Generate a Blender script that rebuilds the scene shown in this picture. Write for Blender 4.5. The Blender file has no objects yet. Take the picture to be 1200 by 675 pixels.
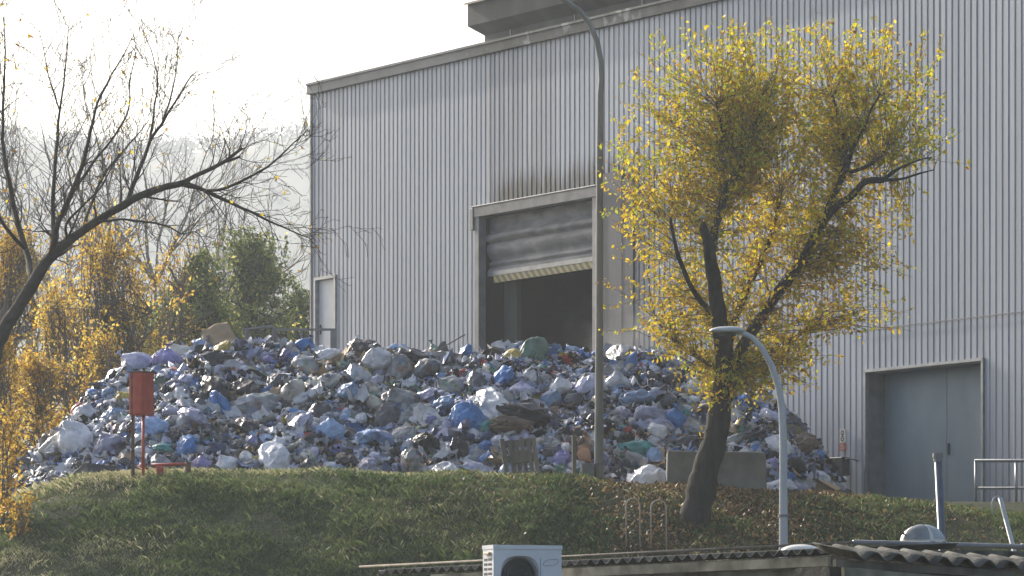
import bpy, math, random
import numpy as np
from mathutils import Vector, Matrix, noise
R = math.radians
rng = np.random.default_rng(11)
random.seed(11)
scn = bpy.context.scene
COL = scn.collection
F = 5000.0

def P(u, v, Y):
    """the point at depth Y on the ray of photo pixel (u, v)"""
    return Vector(((u - 600) / F * Y, Y, (820 - v) / F * Y))

# ------------------------------------------------------------------ materials
MATS = {}
def new_mat(name):
    m = bpy.data.materials.new(name); m.use_nodes = True
    MATS[name] = m
    nt = m.node_tree
    return m, nt, nt.nodes['Principled BSDF'], nt.nodes['Material Output']

def N(nt, t, **kw):
    n = nt.nodes.new(t)
    for k, v in kw.items():
        if k in n.inputs: n.inputs[k].default_value = v
        else: setattr(n, k, v)
    return n

def ramp(nt, fac, stops):
    r = nt.nodes.new('ShaderNodeValToRGB')
    el = r.color_ramp.elements
    while len(el) < len(stops): el.new(0.5)
    for e, (p, c) in zip(el, stops):
        e.position = p; e.color = (*c, 1) if len(c) == 3 else c
    nt.links.new(fac, r.inputs[0])
    return r.outputs[0]

def noisy(name, c1, c2, scale=3, rough=.6, metal=0, bump=.1, bscale=30, detail=6, stretch=(1,1,1), dist=0, spec=.5, coord='Object'):
    m, nt, b, out = new_mat(name)
    tc = N(nt, 'ShaderNodeTexCoord'); mp = N(nt, 'ShaderNodeMapping')
    mp.inputs['Scale'].default_value = stretch
    nt.links.new(tc.outputs[coord], mp.inputs[0])
    n = N(nt, 'ShaderNodeTexNoise', Scale=scale, Detail=detail, Distortion=dist)
    nt.links.new(mp.outputs[0], n.inputs['Vector'])
    col = ramp(nt, n.outputs[0], [(.32, c1), (.68, c2)])
    nt.links.new(col, b.inputs['Base Color'])
    b.inputs['Roughness'].default_value = rough
    b.inputs['Metallic'].default_value = metal
    b.inputs['Specular IOR Level'].default_value = spec
    if bump:
        n2 = N(nt, 'ShaderNodeTexNoise', Scale=bscale, Detail=8)
        nt.links.new(mp.outputs[0], n2.inputs['Vector'])
        bp = N(nt, 'ShaderNodeBump', Strength=bump, Distance=.02)
        nt.links.new(n2.outputs[0], bp.inputs['Height']); nt.links.new(bp.outputs[0], b.inputs['Normal'])
    return m

def leaf_mat(name, c1, c2, trans=.5):
    m, nt, b, out = new_mat(name)
    geo = N(nt, 'ShaderNodeNewGeometry')
    col = ramp(nt, geo.outputs['Random Per Island'], [(0, c1), (1, c2)])
    nt.links.new(col, b.inputs['Base Color']); b.inputs['Roughness'].default_value = .55
    b.inputs['Specular IOR Level'].default_value = .25
    t = N(nt, 'ShaderNodeBsdfTranslucent'); nt.links.new(col, t.inputs[0])
    mx = N(nt, 'ShaderNodeMixShader'); mx.inputs[0].default_value = trans
    nt.links.new(b.outputs[0], mx.inputs[1]); nt.links.new(t.outputs[0], mx.inputs[2])
    nt.links.new(mx.outputs[0], out.inputs[0])
    return m

def bag_mat(name, c, c2=None, rough=.42, patch=None, var=.25, trans=0.0):
    """thin plastic film: fine creases, slight change of tone between bags, contents showing through"""
    m, nt, b, out = new_mat(name)
    c2 = c2 or tuple(x * .55 for x in c)
    tc = N(nt, 'ShaderNodeTexCoord')
    oi = N(nt, 'ShaderNodeObjectInfo')
    add = N(nt, 'ShaderNodeVectorMath', operation='ADD')
    sc = N(nt, 'ShaderNodeVectorMath', operation='SCALE'); sc.inputs['Scale'].default_value = 37.0
    cmb = N(nt, 'ShaderNodeCombineXYZ')
    nt.links.new(oi.outputs['Random'], cmb.inputs[0]); nt.links.new(oi.outputs['Random'], cmb.inputs[1])
    nt.links.new(cmb.outputs[0], sc.inputs[0])
    nt.links.new(tc.outputs['Object'], add.inputs[0]); nt.links.new(sc.outputs[0], add.inputs[1])
    n = N(nt, 'ShaderNodeTexNoise', Scale=1.7, Detail=5, Distortion=.6)
    nt.links.new(add.outputs[0], n.inputs['Vector'])
    col = ramp(nt, n.outputs[0], [(.34, c2), (.56, c)])
    if patch:
        vo = N(nt, 'ShaderNodeTexVoronoi', Scale=4.5); nt.links.new(add.outputs[0], vo.inputs['Vector'])
        sep = N(nt, 'ShaderNodeSeparateColor'); nt.links.new(vo.outputs['Color'], sep.inputs[0])
        pc = ramp(nt, sep.outputs[0], patch)
        n3 = N(nt, 'ShaderNodeTexNoise', Scale=2.6, Detail=6); nt.links.new(add.outputs[0], n3.inputs['Vector'])
        f = ramp(nt, n3.outputs[0], [(.45, (0,0,0)), (.62, (.8,.8,.8))])
        mx = N(nt, 'ShaderNodeMix', data_type='RGBA')
        nt.links.new(f, mx.inputs[0]); nt.links.new(col, mx.inputs[6]); nt.links.new(pc, mx.inputs[7])
        col = mx.outputs[2]
    hs = N(nt, 'ShaderNodeHueSaturation')
    mr = N(nt, 'ShaderNodeMapRange'); mr.inputs['To Min'].default_value = 1 - var; mr.inputs['To Max'].default_value = 1 + var
    nt.links.new(oi.outputs['Random'], mr.inputs[0]); nt.links.new(mr.outputs[0], hs.inputs['Value'])
    nt.links.new(col, hs.inputs['Color'])
    nt.links.new(hs.outputs[0], b.inputs['Base Color'])
    b.inputs['Roughness'].default_value = rough
    w = N(nt, 'ShaderNodeTexNoise', Scale=5.5, Detail=7, Distortion=1.8); w.noise_type = 'RIDGED_MULTIFRACTAL'
    nt.links.new(add.outputs[0], w.inputs['Vector'])
    bp = N(nt, 'ShaderNodeBump', Strength=.4, Distance=.025)
    nt.links.new(w.outputs[0], bp.inputs['Height']); nt.links.new(bp.outputs[0], b.inputs['Normal'])
    if trans:
        t = N(nt, 'ShaderNodeBsdfTranslucent'); nt.links.new(hs.outputs[0], t.inputs[0])
        ms = N(nt, 'ShaderNodeMixShader'); ms.inputs[0].default_value = trans
        nt.links.new(b.outputs[0], ms.inputs[1]); nt.links.new(t.outputs[0], ms.inputs[2])
        nt.links.new(ms.outputs[0], out.inputs[0])
    return m

steel = noisy('weathered_steel', (.17,.17,.175), (.25,.25,.26), 4, .5, .3, .05, 60)
galv = noisy('galvanised', (.26,.27,.28), (.36,.37,.38), 6, .42, .5, .03, 80)
pole_mat = noisy('lamp_pole_paint', (.17,.165,.15), (.27,.26,.235), 5, .55, .1, .04, 60, stretch=(1,1,.3))
white_pole = noisy('pale_pole_paint', (.36,.37,.38), (.52,.53,.54), 5, .4, 0, .03, 60, stretch=(1,1,.25))
red_paint = noisy('faded_red_paint', (.42,.045,.025), (.55,.075,.04), 7, .45, 0, .05, 60)
rust = noisy('rust', (.10,.055,.035), (.22,.13,.08), 14, .85, 0, .3, 60)
concrete = noisy('stained_concrete', (.13,.125,.11), (.24,.23,.20), 2.4, .9, 0, .35, 25, 10)
wood_grey = noisy('weathered_wood', (.10,.085,.065), (.22,.19,.15), 6, .85, 0, .3, 30, stretch=(1,1,.15))
wood_brown = noisy('brown_wood', (.20,.10,.05), (.34,.18,.09), 5, .8, 0, .25, 30, stretch=(1,1,.2))
card = noisy('cardboard', (.26,.18,.11), (.42,.30,.19), 3, .9, 0, .15, 20)
black_plastic = noisy('black_plastic', (.012,.012,.014), (.035,.035,.038), 4, .4, 0, .1, 30)
dark_rubber = noisy('dark_cable', (.02,.02,.02), (.05,.05,.05), 4, .7, 0, 0)
bark = noisy('bark', (.010,.008,.006), (.05,.042,.033), 9, .95, 0, 1.0, 26, 10, stretch=(1,1,.25))
bark_pale = noisy('pale_bark', (.10,.08,.06), (.20,.165,.13), 6, .9, 0, .6, 18, 10, stretch=(1,1,.3))
white_door = noisy('white_door_paint', (.62,.63,.66), (.72,.73,.76), 2, .4, 0, .02, 50)
white_metal = noisy('white_enamel', (.60,.62,.66), (.72,.74,.78), 3, .35, 0, .02, 50)
interior = noisy('dark_interior', (.006,.006,.005), (.018,.018,.016), 1.2, .9, 0, .2, 10)  # near-black lining of the room behind the doorway
curtain = noisy('grey_curtain', (.13,.13,.135), (.26,.26,.265), 2.2, .65, 0, .25, 7, 8, stretch=(1,1,2.5), dist=.6)
door_blue = noisy('blue_grey_door', (.19,.25,.29), (.28,.335,.37), 1.3, .55, .1, .04, 12, stretch=(1,1,.5))
asb = noisy('asbestos_cement', (.02,.02,.016), (.15,.145,.125), 5, .95, 0, .5, 40, 10)
plaster = noisy('stained_plaster', (.12,.11,.09), (.42,.40,.35), 3, .9, 0, .3, 20, 10, stretch=(1,1,.6))
board = noisy('beige_fascia_board', (.12,.11,.08), (.36,.33,.25), 4, .85, 0, .2, 30)
white_sheet = noisy('pale_gutter', (.38,.37,.35), (.58,.57,.55), 3, .6, 0, .15, 30)
frp = noisy('opaque_dome', (.55,.53,.46), (.72,.70,.64), 5, .35, 0, .05, 30)
glass_dark = noisy('dirty_glazing', (.05,.06,.06), (.30,.32,.33), 3, .2, 0, .1, 20)
slab_tan = noisy('tan_roof_sheet', (.46,.36,.28), (.60,.48,.38), 2, .8, 0, .1, 20)
ventm = noisy('dark_vent_cladding', (.045,.05,.045), (.10,.105,.095), 1.6, .75, .1, .1, 14, 8, stretch=(1,1,.3))

def facade_material():
    m, nt, b, out = new_mat('ribbed_cladding')
    tc = N(nt, 'ShaderNodeTexCoord'); sep = N(nt, 'ShaderNodeSeparateXYZ')
    nt.links.new(tc.outputs['Object'], sep.inputs[0])
    def noise_at(sx, sz, detail=4, scale=1):
        mp = N(nt, 'ShaderNodeMapping'); mp.inputs['Scale'].default_value = (sx, 1, sz)
        nt.links.new(tc.outputs['Object'], mp.inputs[0])
        n = N(nt, 'ShaderNodeTexNoise', Scale=scale, Detail=detail); nt.links.new(mp.outputs[0], n.inputs['Vector'])
        return n.outputs[0]
    base = ramp(nt, noise_at(1.0, .05, 5), [(.3, (.35,.38,.435)), (.7, (.43,.455,.51))])
    streak = ramp(nt, noise_at(9, .25, 8), [(.35, (.80,.80,.80)), (.6, (1,1,1))])
    mul = N(nt, 'ShaderNodeMix', data_type='RGBA', blend_type='MULTIPLY'); mul.inputs[0].default_value = 1
    nt.links.new(base, mul.inputs[6]); nt.links.new(streak, mul.inputs[7])
    # soot above the doorway
    def mrange(src, a, c):
        r = N(nt, 'ShaderNodeMapRange'); r.interpolation_type = 'SMOOTHSTEP'
        r.inputs['From Min'].default_value = a; r.inputs['From Max'].default_value = c
        nt.links.new(src, r.inputs[0]); return r.outputs[0]
    def mth(op, a, c):
        x = N(nt, 'ShaderNodeMath', operation=op)
        for i, s in enumerate((a, c)):
            if isinstance(s, (int, float)): x.inputs[i].default_value = s
            else: nt.links.new(s, x.inputs[i])
        return x.outputs[0]
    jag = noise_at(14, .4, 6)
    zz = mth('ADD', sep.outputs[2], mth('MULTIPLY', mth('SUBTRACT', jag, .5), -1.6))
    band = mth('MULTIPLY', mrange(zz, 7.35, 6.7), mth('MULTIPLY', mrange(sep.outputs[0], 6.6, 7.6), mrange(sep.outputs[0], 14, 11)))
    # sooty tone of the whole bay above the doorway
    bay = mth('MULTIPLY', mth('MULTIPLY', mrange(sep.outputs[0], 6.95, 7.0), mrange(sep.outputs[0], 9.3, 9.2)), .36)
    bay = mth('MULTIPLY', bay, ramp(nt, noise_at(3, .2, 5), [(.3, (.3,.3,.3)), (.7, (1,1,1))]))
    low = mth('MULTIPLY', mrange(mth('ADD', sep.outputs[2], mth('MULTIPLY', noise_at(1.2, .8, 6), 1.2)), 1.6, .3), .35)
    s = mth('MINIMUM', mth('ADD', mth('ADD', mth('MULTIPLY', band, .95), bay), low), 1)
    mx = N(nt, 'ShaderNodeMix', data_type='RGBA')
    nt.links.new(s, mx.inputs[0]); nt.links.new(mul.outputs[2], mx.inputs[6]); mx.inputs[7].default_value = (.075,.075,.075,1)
    nt.links.new(mx.outputs[2], b.inputs['Base Color'])
    b.inputs['Roughness'].default_value = .5; b.inputs['Metallic'].default_value = .15
    return m
clad = facade_material()

def fascia_material():
    m, nt, b, out = new_mat('stained_fascia')
    tc = N(nt, 'ShaderNodeTexCoord'); sep = N(nt, 'ShaderNodeSeparateXYZ'); nt.links.new(tc.outputs['Object'], sep.inputs[0])
    n = N(nt, 'ShaderNodeTexNoise', Scale=2.5, Detail=9); nt.links.new(tc.outputs['Object'], n.inputs['Vector'])
    clean = ramp(nt, n.outputs[0], [(.3, (.17,.175,.18)), (.7, (.23,.235,.24))])
    dark = ramp(nt, n.outputs[0], [(.3, (.06,.065,.06)), (.62, (.13,.135,.13))])
    n2 = N(nt, 'ShaderNodeTexNoise', Scale=3.2, Detail=10); n2.noise_type = 'FBM'
    mp = N(nt, 'ShaderNodeMapping'); mp.inputs['Scale'].default_value = (1, 1, .8); nt.links.new(tc.outputs['Object'], mp.inputs[0]); nt.links.new(mp.outputs[0], n2.inputs['Vector'])
    w = ramp(nt, n2.outputs[0], [(.60, (0,0,0)), (.67, (.55,.55,.55))])
    mw = N(nt, 'ShaderNodeMix', data_type='RGBA'); nt.links.new(w, mw.inputs[0]); nt.links.new(dark, mw.inputs[6]); mw.inputs[7].default_value = (.5,.5,.48,1)
    r = N(nt, 'ShaderNodeMapRange'); r.inputs['From Min'].default_value = 5.6; r.inputs['From Max'].default_value = 6.6; nt.links.new(sep.outputs[0], r.inputs[0])
    mx = N(nt, 'ShaderNodeMix', data_type='RGBA'); nt.links.new(r.outputs[0], mx.inputs[0]); nt.links.new(clean, mx.inputs[6]); nt.links.new(mw.outputs[2], mx.inputs[7])
    nt.links.new(mx.outputs[2], b.inputs['Base Color']); b.inputs['Roughness'].default_value = .6
    return m
fascia_m = fascia_material()

def stripe_material():
    m, nt, b, out = new_mat('warning_stripes')
    tc = N(nt, 'ShaderNodeTexCoord'); sep = N(nt, 'ShaderNodeSeparateXYZ'); nt.links.new(tc.outputs['Object'], sep.inputs[0])
    a = N(nt, 'ShaderNodeMath', operation='ADD'); nt.links.new(sep.outputs[0], a.inputs[0]); nt.links.new(sep.outputs[2], a.inputs[1])
    f = N(nt, 'ShaderNodeMath', operation='PINGPONG'); f.inputs[1].default_value = .105; nt.links.new(a.outputs[0], f.inputs[0])
    g = N(nt, 'ShaderNodeMath', operation='GREATER_THAN'); g.inputs[1].default_value = .055; nt.links.new(f.outputs[0], g.inputs[0])
    col = ramp(nt, g.outputs[0], [(0, (.22,.20,.14)), (1, (.50,.42,.20))])
    nt.links.new(col, b.inputs['Base Color']); b.inputs['Roughness'].default_value = .7
    return m
stripes = stripe_material()

def ground_material():
    m, nt, b, out = new_mat('bank_soil_and_yard')
    tc = N(nt, 'ShaderNodeTexCoord'); sep = N(nt, 'ShaderNodeSeparateXYZ'); nt.links.new(tc.outputs['Object'], sep.inputs[0])
    n = N(nt, 'ShaderNodeTexNoise', Scale=1.1, Detail=10); nt.links.new(tc.outputs['Object'], n.inputs['Vector'])
    n2 = N(nt, 'ShaderNodeTexNoise', Scale=14, Detail=8); nt.links.new(tc.outputs['Object'], n2.inputs['Vector'])
    g = ramp(nt, n.outputs[0], [(.3, (.022,.032,.012)), (.5, (.035,.045,.018)), (.7, (.05,.045,.026))])
    y = ramp(nt, n.outputs[0], [(.3, (.06,.06,.045)), (.7, (.10,.095,.08))])
    r = N(nt, 'ShaderNodeMapRange'); r.inputs['From Min'].default_value = 69; r.inputs['From Max'].default_value = 73; nt.links.new(sep.outputs[1], r.inputs[0])
    r2 = N(nt, 'ShaderNodeMapRange'); r2.inputs['From Min'].default_value = 100; r2.inputs['From Max'].default_value = 94; nt.links.new(sep.outputs[1], r2.inputs[0])
    mm = N(nt, 'ShaderNodeMath', operation='MULTIPLY'); nt.links.new(r.outputs[0], mm.inputs[0]); nt.links.new(r2.outputs[0], mm.inputs[1])
    mx = N(nt, 'ShaderNodeMix', data_type='RGBA'); nt.links.new(mm.outputs[0], mx.inputs[0]); nt.links.new(g, mx.inputs[6]); nt.links.new(y, mx.inputs[7])
    nt.links.new(mx.outputs[2], b.inputs['Base Color']); b.inputs['Roughness'].default_value = .95; b.inputs['Specular IOR Level'].default_value = .2
    bp = N(nt, 'ShaderNodeBump', Strength=.6, Distance=.05); nt.links.new(n2.outputs[0], bp.inputs['Height']); nt.links.new(bp.outputs[0], b.inputs['Normal'])
    return m
ground_m = ground_material()

def multicolour(name, scale, stops, bump=.6):
    m, nt, b, out = new_mat(name)
    tc = N(nt, 'ShaderNodeTexCoord')
    n0 = N(nt, 'ShaderNodeTexNoise', Scale=scale * .7, Detail=4); nt.links.new(tc.outputs['Object'], n0.inputs['Vector'])
    ad = N(nt, 'ShaderNodeMix', data_type='VECTOR'); ad.inputs[0].default_value = .12
    nt.links.new(tc.outputs['Object'], ad.inputs[4]); nt.links.new(n0.outputs['Color'], ad.inputs[5])
    vo = N(nt, 'ShaderNodeTexVoronoi', Scale=scale); nt.links.new(ad.outputs[1], vo.inputs['Vector'])
    sep = N(nt, 'ShaderNodeSeparateColor'); nt.links.new(vo.outputs['Color'], sep.inputs[0])
    c = ramp(nt, sep.outputs[0], stops); 
    nt.links.new(c, b.inputs['Base Color']); b.inputs['Roughness'].default_value = .6
    bp = N(nt, 'ShaderNodeBump', Strength=bump, Distance=.06); nt.links.new(vo.outputs['Distance'], bp.inputs['Height']); nt.links.new(bp.outputs[0], b.inputs['Normal'])
    return m
heap_m = multicolour('mixed_refuse', 9, [(0, (.015,.015,.018)), (.3, (.05,.05,.055)), (.5, (.10,.08,.06)), (.62, (.18,.18,.21)), (.75, (.10,.14,.25)), (.85, (.35,.34,.36)), (1, (.06,.05,.05))])

# ------------------------------------------------------------------ mesh helpers
class MB:
    def __init__(s): s.v = []; s.f = []; s.mi = []; s.n = 0
    def add(s, verts, faces, mi=0):
        o = s.n; s.v.extend([tuple(p) for p in verts]); s.n += len(verts)
        s.f.extend([tuple(i + o for i in f) for f in faces]); s.mi.extend([mi] * len(faces)); return s
    def box(s, a, b, mi=0, M=None):
        x0,y0,z0 = a; x1,y1,z1 = b
        vs = [Vector(p) for p in ((x0,y0,z0),(x1,y0,z0),(x1,y1,z0),(x0,y1,z0),(x0,y0,z1),(x1,y0,z1),(x1,y1,z1),(x0,y1,z1))]
        if M: vs = [M @ v for v in vs]
        return s.add(vs, [(0,3,2,1),(4,5,6,7),(0,1,5,4),(1,2,6,5),(2,3,7,6),(3,0,4,7)], mi)
    def tube(s, pts, rad, sides=8, mi=0, cap=True):
        pts = [Vector(p) for p in pts]; n = len(pts)
        if not hasattr(rad, '__len__'): rad = [rad] * n
        t = (pts[1] - pts[0]).normalized()
        up = Vector((0,0,1)) if abs(t.z) < .9 else Vector((1,0,0))
        a = t.cross(up).normalized(); vs = []
        for i in range(n):
            t = (pts[min(i+1,n-1)] - pts[max(i-1,0)])
            t = t.normalized() if t.length > 1e-9 else Vector((0,0,1))
            a = (a - t * a.dot(t)); a = a.normalized() if a.length > 1e-6 else t.orthogonal().normalized()
            b = t.cross(a)
            for k in range(sides):
                an = 2*math.pi*k/sides
                vs.append(pts[i] + (a*math.cos(an) + b*math.sin(an))*rad[i])
        fs = [(i*sides+k, i*sides+(k+1)%sides, (i+1)*sides+(k+1)%sides, (i+1)*sides+k) for i in range(n-1) for k in range(sides)]
        if cap: fs += [tuple(range(sides))[::-1], tuple((n-1)*sides+k for k in range(sides))]
        return s.add(vs, fs, mi)
    def lathe(s, prof, centre=(0,0,0), seg=24, mi=0, sx=1, sy=1):
        c = Vector(centre); vs = []
        for r, z in prof:
            for k in range(seg):
                an = 2*math.pi*k/seg; vs.append(c + Vector((r*math.cos(an)*sx, r*math.sin(an)*sy, z)))
        fs = [(i*seg+k, i*seg+(k+1)%seg, (i+1)*seg+(k+1)%seg, (i+1)*seg+k) for i in range(len(prof)-1) for k in range(seg)]
        return s.add(vs, fs, mi)
    def build(s, name, mats, parent=None, smooth=False, bevel=0, loc=None):
        me = bpy.data.meshes.new(name); me.from_pydata(s.v, [], s.f)
        mats = mats if isinstance(mats, (list, tuple)) else [mats]
        for m in mats: me.materials.append(m)
        if len(mats) > 1: me.polygons.foreach_set('material_index', s.mi)
        if smooth: me.polygons.foreach_set('use_smooth', [True]*len(s.f))
        me.update()
        o = bpy.data.objects.new(name, me); COL.objects.link(o)
        if parent: o.parent = parent
        if loc is not None: o.location = loc
        if bevel:
            bv = o.modifiers.new('bevel', 'BEVEL'); bv.width = bevel; bv.segments = 2; bv.limit_method = 'ANGLE'
        return o

def np_mesh(name, verts, faces, mats, mi=None, smooth=False, parent=None):
    """verts (n,3), faces (m,k) with one k"""
    me = bpy.data.meshes.new(name)
    k = faces.shape[1]; m = len(faces)
    me.vertices.add(len(verts)); me.vertices.foreach_set('co', np.ascontiguousarray(verts, dtype=np.float32).ravel())
    me.loops.add(m*k); me.loops.foreach_set('vertex_index', np.ascontiguousarray(faces, dtype=np.int32).ravel())
    me.polygons.add(m); me.polygons.foreach_set('loop_start', np.arange(0, m*k, k, dtype=np.int32))
    mats = mats if isinstance(mats, (list, tuple)) else [mats]
    for x in mats: me.materials.append(x)
    if mi is not None: me.polygons.foreach_set('material_index', np.asarray(mi, dtype=np.int32))
    if smooth: me.polygons.foreach_set('use_smooth', np.ones(m, dtype=bool))
    me.update(calc_edges=True); me.validate()
    o = bpy.data.objects.new(name, me); COL.objects.link(o)
    if parent: o.parent = parent
    return o

def tag(o, label=None, cat=None, group=None, kind=None):
    if label: o['label'] = label
    if cat: o['category'] = cat
    if group: o['group'] = group
    if kind: o['kind'] = kind
    return o
def thing(name, label, cat, loc=(0,0,0), rz=0, group=None):
    o = bpy.data.objects.new(name, None); COL.objects.link(o)
    o.empty_display_size = .2; o.location = loc; o.rotation_euler = (0,0,rz)
    return tag(o, label, cat, group)
def copy_tree(o, parent=None):
    c = o.copy(); COL.objects.link(c)
    if parent: c.parent = parent
    for ch in o.children: copy_tree(ch, c)
    return c

# ------------------------------------------------------------------ ground
CX = np.array([-400,-60,-20,-12,-9,-7.9,-7.25,-6.6,-4.9,-2.6,-1.3,0,1.32,2.38,3.96,5.28,6.6,7.92,12,20,60,400])
CZ = np.array([ 2.6,2.6,2.7,2.8,2.9,3.02,3.25,3.40,3.52,3.52,3.48,3.40,3.35,3.27,3.17,3.10,3.0,2.84,2.7,2.7,2.7,2.7])
def ss(x, a, b):
    t = np.clip((x-a)/(b-a), 0, 1); return t*t*(3-2*t)
def ground_z(X, Y):
    X = np.asarray(X, float); Y = np.asarray(Y, float)
    c = np.interp(X, CX, CZ)
    yard = 3.24
    dq = np.clip(66.0 - Y, 0, 99); bank = c - .54*(np.sqrt(dq*dq + 1.7**2) - 1.7)
    bank = np.maximum(bank, -1.7)
    z = np.where(Y < 66, bank, c + (yard - c)*ss(Y, 66, 70))
    lump = .09*np.sin(X*.9+1.3*np.sin(Y*.5))*np.sin(Y*.8+X*.3) + .04*np.sin(X*2.7+Y*1.1)*np.sin(Y*2.3-X*.7)
    lump = lump*ss(Y, 55, 58)*(1-ss(Y, 64.5, 67))
    return z + lump
gx = np.concatenate([[-4000,-1500,-500,-200,-100,-60,-40,-30,-24,-20,-17], np.arange(-15, 17.01, .25), [19,22,26,32,45,60,100,200,500,1500,4000]])
gy = np.concatenate([[-300,-100,-40,-10,10,25,35,40], np.arange(44, 72.01, .25), [75,80,90,100,115,135,160,200,260,350,500,700,900,1200,2000,5000]])
GX, GY = np.meshgrid(gx, gy)
GZ = ground_z(GX, GY)
v = np.stack([GX.ravel(), GY.ravel(), GZ.ravel()], 1)
nx, ny = len(gx), len(gy)
idx = np.arange(nx*ny).reshape(ny, nx)
f = np.stack([idx[:-1,:-1].ravel(), idx[:-1,1:].ravel(), idx[1:,1:].ravel(), idx[1:,:-1].ravel()], 1)
tag(np_mesh('ground', v, f, ground_m, smooth=True), kind='structure')

# ------------------------------------------------------------------ far hill
def ridge(x):
    return 178 + 14*np.sin(x/190+1) + 8*np.sin(x/71) + 4*np.sin(x/33+2) - .08*np.clip(x+60, -400, 400)
hx = np.linspace(-900, 900, 150); hy = np.linspace(700, 1700, 60)
HX, HY = np.meshgrid(hx, hy)
HZ = 2 + (ridge(HX)-2)*ss(HY, 700, 1400) + 2*np.sin(HX/23)*np.sin(HY/31)*ss(HY, 720, 900)
HS = .86
v = np.stack([HX.ravel(), HY.ravel(), HZ.ravel()], 1)*HS; idx = np.arange(150*60).reshape(60, 150)
f = np.stack([idx[:-1,:-1].ravel(), idx[:-1,1:].ravel(), idx[1:,1:].ravel(), idx[1:,:-1].ravel()], 1)
hill_m = noisy('wooded_hillside', (.04,.05,.03), (.09,.085,.06), .05, .95, 0, 0)
tag(np_mesh('hill', v, f, hill_m, smooth=True), kind='structure')
# woodland on the hill: tufted crowns as one mass
base = []
for k in range(40):
    d = rng.normal(size=3); d /= np.linalg.norm(d); base.append(d)
base = np.array(base)
nc = 3600
cx = rng.uniform(-420, 120, nc); cy = rng.uniform(900, 1460, nc); cy[:900] = rng.uniform(1330, 1440, 900)
cz = 2 + (ridge(cx)-2)*ss(cy, 700, 1400)
cs = rng.uniform(1.2, 3.0, nc)
V = []; Fc = []
for i in range(nc):
    d = base[rng.permutation(40)[:26]]
    c = np.array([cx[i], cy[i], cz[i]+cs[i]*.8]) + d*np.array([cs[i], cs[i], cs[i]*1.25])*rng.uniform(.6, 1, (26,1))
    a = rng.normal(size=(26,3))*cs[i]*.22; bb = rng.normal(size=(26,3))*cs[i]*.22
    V.append(np.stack([c-a, c+bb, c+a], 1).reshape(-1,3))
V = np.concatenate(V); Fc = np.arange(len(V)).reshape(-1,3)
tag(np_mesh('woodland', V*HS, Fc, noisy('far_woodland', (.05,.05,.03), (.12,.10,.06), .1, .95, 0, 0)), kind='stuff')

# ------------------------------------------------------------------ industrial hall
ang = math.atan2(-.833, .553)
D = Vector((.553, -.833, 0)).normalized(); IN = Vector((.833, .553, 0)).normalized()
B0 = Vector((-4.26, 91, 3.24))
def fac_t(u):
    k = (u-600)/F; return (91*k + 4.26)/(.553 + .833*k)
def fac_z(u, vv): return (820-vv)/F*(91-.833*fac_t(u)) - 3.24
def facade_Y(u): return 91 - .833*fac_t(u)
hall = thing('industrial_hall', 'huge grey ribbed metal waste hall with a dark open doorway', 'building', B0, ang)

pitch = .166
xs = []; ys = []
L = 46.0; x = 0.0
while x < L:
    for dx, yy in ((0, -.019), (.112, -.019), (.122, -.001), (.123, .0), (.154, 0)):
        xs.append(x+dx); ys.append(yy)
    x += pitch
xs = np.array(xs); ys = np.array(ys)
OP = (6.55, 10.62, 6.43)      # big doorway x0, x1, top
RD = (19.04, 22.14, 2.52)     # blue-grey door
MD = (.24, 1.04, 2.46+.0)     # side door placed higher
MDZ = (.26, 2.48)
MDB, MDT = .28, 2.45
ZT = 9.68
mdx0, mdx1 = .22, 1.04; mdz0, mdz1 = .20, 2.45
mb = MB()
def snap(a): return xs[np.argmin(abs(xs-a))]
OPx = (snap(OP[0]), snap(OP[1])); RDx = (snap(RD[0]), snap(RD[1])); MDx = (snap(mdx0), snap(mdx1))
MD0, MD1 = .22 + 0.0, 2.5
door_sill = (820-444)/F*90.8 - 3.24 ; door_top = fac_z(384, 325)
for i in range(len(xs)-1):
    a, b_ = xs[i], xs[i+1]; mid = (a+b_)/2
    spans = [(0, ZT)]
    if OPx[0] < mid < OPx[1]: spans = [(OP[2], ZT)]
    elif RDx[0] < mid < RDx[1]: spans = [(RD[2], ZT)]
    elif MDx[0] < mid < MDx[1]: spans = [(0, door_sill), (door_top, ZT)]
    for z0, z1 in spans:
        mb.add([(a, ys[i], z0), (b_, ys[i+1], z0), (b_, ys[i+1], z1), (a, ys[i], z1)], [(0,1,2,3)])
mb.build('ribbed_wall', clad, hall)
# body behind the cladding: side wall, back, roof slab, inner lining
mb = MB()
mb.box((0, .02, 0), (.12, 30, ZT)); mb.box((.12, 29.8, 0), (L, 30, ZT)); mb.box((L-.12, .02, 0), (L, 29.8, ZT))
mb.build('side_wall', clad, hall)
mb = MB()
mb.box((0, .03, ZT+.19), (L, 30, ZT+.23)); mb.build('roof', steel, hall)
mb = MB()
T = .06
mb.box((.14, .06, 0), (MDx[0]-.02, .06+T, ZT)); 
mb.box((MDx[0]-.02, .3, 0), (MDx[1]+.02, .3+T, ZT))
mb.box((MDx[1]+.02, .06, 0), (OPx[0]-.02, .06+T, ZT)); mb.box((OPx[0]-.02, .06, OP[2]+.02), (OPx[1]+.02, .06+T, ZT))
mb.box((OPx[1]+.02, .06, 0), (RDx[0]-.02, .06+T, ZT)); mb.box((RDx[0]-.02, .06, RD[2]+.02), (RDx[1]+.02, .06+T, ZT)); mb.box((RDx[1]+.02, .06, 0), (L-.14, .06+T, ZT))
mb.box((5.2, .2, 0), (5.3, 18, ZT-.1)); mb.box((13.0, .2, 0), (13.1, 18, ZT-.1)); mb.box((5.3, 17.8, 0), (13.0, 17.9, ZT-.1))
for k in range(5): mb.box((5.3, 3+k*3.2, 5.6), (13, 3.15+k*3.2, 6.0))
mb.build('inner_lining', interior, hall)
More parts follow.
